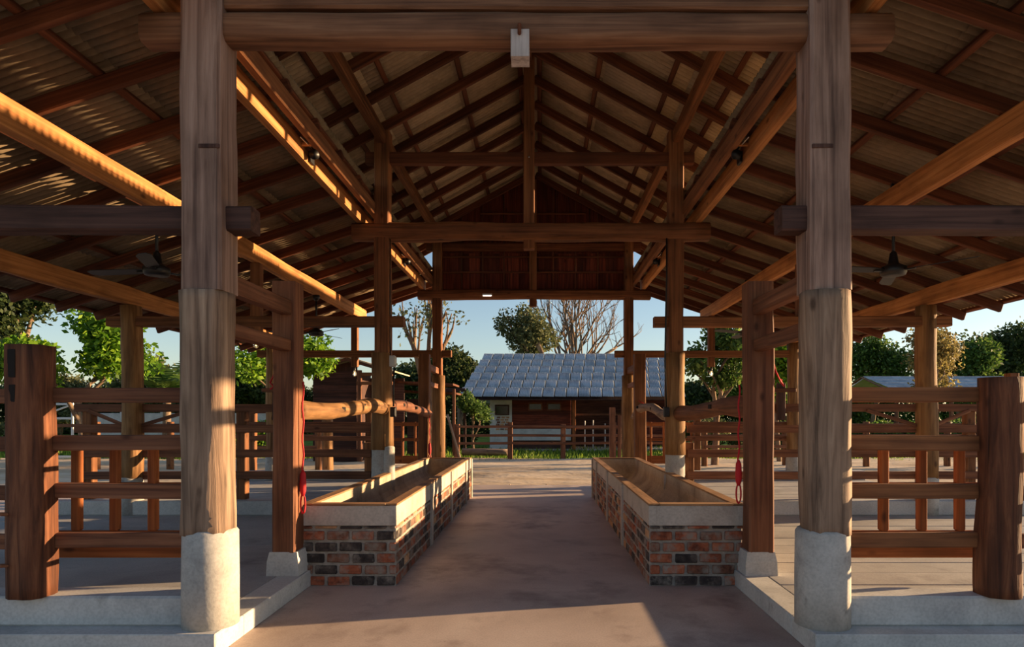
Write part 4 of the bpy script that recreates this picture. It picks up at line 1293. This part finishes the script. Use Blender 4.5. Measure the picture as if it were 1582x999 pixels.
def branch_tree(base, height, r0, depth, seed, spread=0.6, lean=(0, 0), split=3, first=0.4, shrink=0.68):
    """Recursive limbs; returns a mesh and the tips."""
    r = random.Random(seed)
    verts, faces, tips = [], [], []
    def limb(p, d, L, rad, lev):
        n = 4
        pts = [p.copy()]
        dd = d.copy()
        for i in range(n):
            dd = (dd + Vector((r.uniform(-1, 1), r.uniform(-1, 1), r.uniform(-0.5, 0.8))) * 0.16).normalized()
            pts.append(pts[-1] + dd * L / n)
        seg = 8 if lev == 0 else (6 if lev < 3 else 4)
        b = len(verts)
        for i, q in enumerate(pts):
            t = pts[min(i + 1, n)] - pts[max(i - 1, 0)]
            t.normalize()
            u = Vector((0, 0, 1)) if abs(t.z) < 0.9 else Vector((0, 1, 0))
            x = t.cross(u).normalized()
            y = t.cross(x)
            rr = rad * (1 - 0.38 * i / n)
            for j in range(seg):
                a = 2 * math.pi * j / seg
                verts.append(q + (x * math.cos(a) + y * math.sin(a)) * rr)
        for i in range(n):
            for j in range(seg):
                a, c = b + i * seg + j, b + i * seg + (j + 1) % seg
                faces.append((a, c, c + seg, a + seg))
        faces.append(tuple(b + n * seg + j for j in range(seg)))
        if lev >= depth:
            tips.append(pts[-1])
            tips.append(pts[2])
            return
        k = split if lev < 2 else 2 + (r.random() < 0.4)
        for i in range(k):
            q = pts[-1] if i < 2 else pts[r.randint(2, 3)]
            a = r.uniform(0, 2 * math.pi)
            nd = (dd + Vector((math.cos(a), math.sin(a), r.uniform(-0.1, 0.5))) * spread * r.uniform(0.7, 1.3)).normalized()
            limb(q, nd, L * shrink * r.uniform(0.8, 1.15), rad * 0.6, lev + 1)
    limb(Vector(base), Vector((lean[0], lean[1], 1)).normalized(), height * first, r0, 0)
    return verts, faces, tips

def tree(label, base, height, r0, depth, seed, w=None, h=None, bark='bark', leaf=None, count=3000, lsize=0.16, clump=0.6, spread=0.6, lean=(0, 0), split=3, first=0.35, shrink=0.68, extra=None, name='tree', group=None):
    t = thing(name, label, 'tree', base, group)
    verts, faces, tips = branch_tree((0, 0, 0), height, r0, depth, seed, spread, lean, split, first, shrink)
    if w:
        k0 = max(0.2, (w / 2 - (clump * 0.85 if leaf else 0.0))) / max(1e-6, max(abs(v[0]) for v in verts))
        verts, faces, tips = branch_tree((0, 0, 0), height, r0 / k0, depth, seed, spread, lean, split, first, shrink)
    if w:
        P = np.array([tuple(v) for v in verts])
        pad = clump * 0.85 if leaf else 0.0
        kxy = max(0.2, (w / 2 - pad)) / max(1e-6, np.abs(P[:, 0]).max())
        kz_ = max(0.4, (h - pad * 0.8)) / P[:, 2].max()
        cxm = (P[:, 0].max() + P[:, 0].min()) / 2
        rk = min(1.0, max(kxy, 0.45))
        verts = [Vector(((v[0] - cxm * min(1, v[2] / (P[:, 2].max() * 0.4))) * kxy, v[1] * kxy, v[2] * kz_)) for v in verts]
        tips = [Vector(((v[0] - cxm) * kxy, v[1] * kxy, v[2] * kz_)) for v in tips]
    me = mesh_from('trunk', verts, faces, True)
    me.materials.append(M[bark])
    put('trunk', me, None, t, T(*base))
    if leaf:
        C = [tuple(p) for p in tips] + (extra or [])
        R = [clump * random.uniform(0.6, 1.2) for _ in C]
        o = put('foliage', leaves_mesh(C, R, count, lsize, leaf, seed=seed), None, t, T(*base))
        o['kind'] = 'stuff'
    return t

G = -0.2
def at(px, Y, z=G):
    return (kx(px, Y), Y, z)
def ptree(label, px0, px1, ytop, Y, seed, **kw):
    """A tree whose crown spans the given stretch of the view at distance Y."""
    w = (px1 - px0) * Y / 1000.0 * (1.28 if 'leaf' in kw and kw.get('count', 0) > 1000 else 1.0)
    h = kz(ytop, Y) - G
    px = kw.pop('trunk_px', (px0 + px1) / 2)
    depth = kw.pop('depth', 3)
    r0 = kw.pop('r0', 0.12)
    return tree(label, at(px, Y), h, r0, depth, seed, w=w, h=h, group=kw.pop('group', 'trees around the yard'), **kw)
ptree('bright green leafy tree beyond the left pens, right of the slotted fence post', 62, 200, 462, 18, 11, leaf='leaf_bright', count=10000, lsize=0.17, clump=0.62, spread=0.55, first=0.40)
ptree('dark leafed tree at the left edge, overhanging the slotted fence post', -40, 75, 420, 21, 12, leaf='leaf_dark', count=4500, lsize=0.2, clump=0.7, spread=0.7, first=0.42, r0=0.16)
ptree('dry yellowish tree low behind the left edge of the fence', -60, 26, 500, 26, 13, leaf='leaf_dry', count=4000, lsize=0.18, clump=0.7, spread=0.7)
ptree('small light green tree between the left tall front post and the plank shed', 362, 506, 482, 17.5, 14, leaf='leaf_bright', count=6000, lsize=0.15, clump=0.5, spread=0.65, r0=0.08)
ptree('bare forked tree with pale limbs left of the far left post', 590, 730, 430, 17.0, 29, depth=4, r0=0.17, bark='bark', leaf='leaf_olive', count=420, lsize=0.12, clump=0.4, spread=0.5, first=0.42)
ptree('tall bare leafless tree rising behind the grey roofed barn', 790, 1050, 385, 43, 23, depth=6, r0=0.26, bark='bark', spread=0.85, first=0.26, split=4, shrink=0.76, trunk_px=908)
ptree('broad olive grey leafy tree behind the barn roof', 744, 882, 466, 36.5, 17, r0=0.24, leaf='leaf_olive', count=7500, lsize=0.2, clump=0.75, spread=0.8, first=0.36)
ptree('dense dark green tree mass left of the barn roof', 668, 752, 532, 41, 18, r0=0.2, leaf='leaf_dark', count=11000, lsize=0.26, clump=1.1, spread=0.85, first=0.22)
ptree('dark green tree behind the far left tall post', 610, 700, 560, 46, 41, r0=0.2, leaf='leaf_dark', count=8000, lsize=0.28, clump=1.2, spread=0.9, first=0.22)
ptree('open branched tree with glossy leaves right of the right middle post', 1050, 1158, 498, 18.5, 19, depth=4, r0=0.12, leaf='leaf_mid', count=4600, lsize=0.16, clump=0.4, spread=0.75, first=0.34)
ptree('light green feathery tree behind the right far outer post', 1165, 1245, 505, 20, 20, r0=0.09, leaf='leaf_bright', count=5500, lsize=0.15, clump=0.55, spread=0.5)
ptree('dark green tree just right of the right tall front post', 1290, 1400, 512, 45, 21, r0=0.2, leaf='leaf_mid', count=9000, lsize=0.26, clump=1.2, spread=0.75, first=0.3)
ptree('pale dry bush tree around the right middle outer post', 1362, 1486, 506, 24, 22, depth=4, r0=0.11, bark='bark_pale', leaf='leaf_dry', count=6500, lsize=0.13, clump=0.5, spread=0.8, first=0.28)
ptree('green rounded tree left of the right fence post', 1435, 1530, 520, 39, 24, r0=0.18, leaf='leaf_mid', count=9000, lsize=0.25, clump=1.1, spread=0.8, first=0.28)
ptree('tall dense green tree at the right edge, behind the long shed', 1500, 1640, 500, 42, 25, r0=0.24, leaf='leaf_dark', count=14000, lsize=0.28, clump=1.5, spread=0.8, first=0.3)
ptree('distant green tree beyond the right edge of the fence', 1620, 1760, 490, 44, 26, r0=0.24, leaf='leaf_mid', count=8000, lsize=0.3, clump=1.4, spread=0.8, first=0.3)
ptree('hazy distant tree between the outer left posts', 270, 385, 560, 48, 27, r0=0.2, leaf='leaf_olive', count=7000, lsize=0.32, clump=1.4, spread=0.9, first=0.2)
ptree('distant dark tree low behind the left log rails', 355, 470, 565, 46, 28, r0=0.2, leaf='leaf_dark', count=8000, lsize=0.32, clump=1.4, spread=0.9, first=0.2)
ptree('distant olive tree behind the palm', 180, 290, 545, 44, 30, r0=0.2, leaf='leaf_olive', count=7000, lsize=0.3, clump=1.4, spread=0.9, first=0.2)
ptree('distant bushy tree low behind the white gate', 30, 150, 575, 46, 31, r0=0.2, leaf='leaf_olive', count=7000, lsize=0.3, clump=1.4, spread=0.9, first=0.2)
ptree('distant green tree seen past the right trough post', 1110, 1210, 560, 44, 32, r0=0.2, leaf='leaf_mid', count=7000, lsize=0.3, clump=1.3, spread=0.9, first=0.2)
ptree('distant dark tree low behind the glossy leaved tree', 1040, 1130, 585, 48, 33, r0=0.2, leaf='leaf_dark', count=7000, lsize=0.3, clump=1.3, spread=0.9, first=0.2)
ptree('distant green tree beyond the right outer posts', 1200, 1310, 535, 46, 34, r0=0.2, leaf='leaf_mid', count=7000, lsize=0.3, clump=1.3, spread=0.9, first=0.2)
ptree('young leafy shrub tree left of the barn plaster corner', 706, 760, 600, 24.5, 35, r0=0.05, leaf='leaf_mid', count=2600, lsize=0.12, clump=0.3, spread=0.6, first=0.3)

for px0, px1, yt, Y, lf, lab in ((-120, 480, 598, 52, 'leaf_dark', 'long dark hedge far beyond the left pens'), (540, 790, 596, 52, 'leaf_dark', 'dark hedge at the far end, left of the barn'),
                                 (1030, 1330, 600, 54, 'leaf_mid', 'long green hedge far beyond the right pens'), (1320, 1760, 580, 56, 'leaf_mid', 'tall green hedge far behind the long shed')):
    b = at((px0 + px1) / 2, Y)
    hw_ = (px1 - px0) * Y / 2000.0
    ht = kz(yt, Y) - G
    n_ = int(hw_ * 2.2) + 4
    C, R = [], []
    for i in range(n_):
        for lv in (0.18, 0.55, 0.85):
            C.append((-hw_ + 2 * hw_ * i / (n_ - 1) + random.uniform(-.4, .4), random.uniform(-.5, .5), ht * lv * random.uniform(0.85, 1.1)))
            R.append(max(0.75, ht * 0.27))
    t = thing('hedge', lab, 'hedge', b)
    o = put('foliage', leaves_mesh(C, R, int(hw_ * 2400), 0.34, lf, seed=int(px0) + 500), None, t, T(*b))
    o['kind'] = 'stuff'

# palm
pb = at(256, 21.8)
pt = thing('palm_tree', 'young palm with arching feathered fronds left of the left front post', 'palm', pb)
put('trunk', tube_mesh([(0, 0, 0), (0.03, 0, 0.8), (0.05, 0, 2.2)], 0.16, 10, 'bark', 0.11), None, pt, T(*pb))
for k in range(11):
    a = 2 * math.pi * k / 11 + 0.3
    el = 0.75 + 0.5 * ((k * 5) % 11) / 11
    v, fcs = [], []
    n = 16
    Lf = 1.9
    p = Vector((0.05, 0, 2.2))
    d = Vector((math.cos(a) * math.cos(el), math.sin(a) * math.cos(el), math.sin(el)))
    for i in range(n):
        q = p + d * Lf / n
        side = d.cross(Vector((0, 0, 1))).normalized()
        w = 0.50 * math.sin(math.pi * min(1, (i + 1.5) / n)) ** 0.6
        for e in (-1, 1):
            tipp = p + side * e * w + d * 0.22 - Vector((0, 0, 0.22 * w))
            b = len(v)
            v += [p, q, tipp + (q - p) * 0.35, tipp]
            fcs.append((b, b + 1, b + 2, b + 3))
        b = len(v)
        th = Vector((0, 0, 0.02))
        v += [p - side * 0.015, p + side * 0.015, q + side * 0.012 + th * 0, q - side * 0.012, p + th]
        fcs += [(b, b + 1, b + 2, b + 3), (b, b + 3, b + 4), (b + 1, b + 4, b + 2)]
        p = q
        d = (d + Vector((0, 0, -0.085))).normalized()
    me = mesh_from('frond', v, fcs)
    at_ = me.attributes.new('tone', 'FLOAT', 'FACE')
    at_.data.foreach_set('value', rng.uniform(0.2, 0.8, len(me.polygons)).astype(np.float32))
    me.materials.append(M['leaf_mid'])
    put('frond', me, None, pt, T(*pb))

# low shrubs beyond the road, one object each
shrubs = [(300, 26, 1.6), (372, 24, 1.5), (560, 30, 1.4), (1075, 26, 1.5), (1130, 28, 1.4), (1230, 25, 1.6), (1360, 26, 1.4), (1450, 25.5, 1.5), (1530, 26, 1.5), (690, 28, 1.2), (40, 27, 1.6), (170, 27, 1.5)]
near = ['left of the left front post', 'right of the left front post', 'behind the timber shed', 'right of the right middle post', 'left of the right trough post', 'left of the right front post', 'right of the right front post', 'right of the right outer post', 'by the right fence post', 'beyond the leaning pole', 'behind the white gate', 'in front of the pale wall']
for (px, Y, h), nm in zip(shrubs, near):
    b = at(px, Y)
    t = thing('shrub', 'low bushy green shrub across the road, seen %s' % nm, 'shrub', b, 'low shrubs across the road')
    C = [(random.uniform(-1, 1), random.uniform(-.5, .5), h * random.uniform(0.3, 0.75)) for _ in range(8)]
    o = put('foliage', leaves_mesh(C, [0.5] * 8, 2200, 0.16, random.choice(['leaf_mid', 'leaf_olive', 'leaf_bright', 'leaf_dark']), seed=int(px)), None, t, T(*b))
    o['kind'] = 'stuff'
    v, fcs, _ = branch_tree((0, 0, 0), h, 0.04, 2, int(px), 0.8)
    me = mesh_from('stems', v, fcs, True)
    me.materials.append(M['bark'])
    put('stem', me, None, t, T(*b))

# grass strip beyond the road
cnt = 26000
gx = rng.uniform(-22, 30, cnt)
gy = rng.uniform(20.6, 30, cnt)
hh = rng.uniform(0.05, 0.16, cnt)
an = rng.uniform(0, 2 * np.pi, cnt)
bx, by = np.cos(an) * 0.03, np.sin(an) * 0.03
tx, ty = rng.normal(0, 0.04, cnt), rng.normal(0, 0.04, cnt)
z0 = np.full(cnt, -0.22)
V = np.stack([np.stack([gx - bx, gy - by, z0], 1), np.stack([gx + bx, gy + by, z0], 1), np.stack([gx + tx, gy + ty, z0 + hh + 0.05], 1)], 1).reshape(-1, 3)
me = bpy.data.meshes.new('grass')
me.vertices.add(cnt * 3)
me.vertices.foreach_set('co', V.ravel())
me.loops.add(cnt * 3)
me.loops.foreach_set('vertex_index', np.arange(cnt * 3, dtype=np.int32))
me.polygons.add(cnt)
me.polygons.foreach_set('loop_start', np.arange(0, cnt * 3, 3, dtype=np.int32))
me.polygons.foreach_set('loop_total', np.full(cnt, 3, dtype=np.int32))
a_ = me.attributes.new('tone', 'FLOAT', 'FACE')
a_.data.foreach_set('value', rng.uniform(0, 1, cnt).astype(np.float32))
me.update()
me.validate()
me.materials.append(M['grass'])
o = put('grass', me)
o['kind'] = 'stuff'
tag(o, 'short sunlit grass growing between the road and the barn', 'grass')

# loose debris along the floor edge
deb_v, deb_f = [], []
for i in range(900):
    x = random.uniform(-6, 7)
    y = random.gauss(12.75, 0.18)
    s_ = random.uniform(0.008, 0.035)
    z = road_z(x, y) + s_ * 0.3
    b = len(deb_v)
    for q in ((1, 0, 0), (-1, 0, 0), (0, 1, 0), (0, -1, 0), (0, 0, 1), (0, 0, -1)):
        deb_v.append((x + q[0] * s_ * random.uniform(.6, 1.4), y + q[1] * s_, z + q[2] * s_ * 0.6))
    for q in ((0, 2, 4), (2, 1, 4), (1, 3, 4), (3, 0, 4), (2, 0, 5), (1, 2, 5), (3, 1, 5), (0, 3, 5)):
        deb_f.append(tuple(b + k for k in q))
me = mesh_from('debris', deb_v, deb_f)
me.materials.append(M['dirt'])
o = put('debris', me)
o['kind'] = 'stuff'
tag(o, 'dirt crumbs and gravel along the edge of the floor', 'debris')

# repeats that carry no group yet share one by kind
kinds = {}
for o in bpy.data.objects:
    if o.parent is None and o.get('category'):
        kinds.setdefault(o.name.split('.')[0], []).append(o)
for nm, os_ in kinds.items():
    if len(os_) > 1:
        for o in os_:
            if not o.get('group'):
                o['group'] = nm.replace('_', ' ') + 's of the cattle barn'
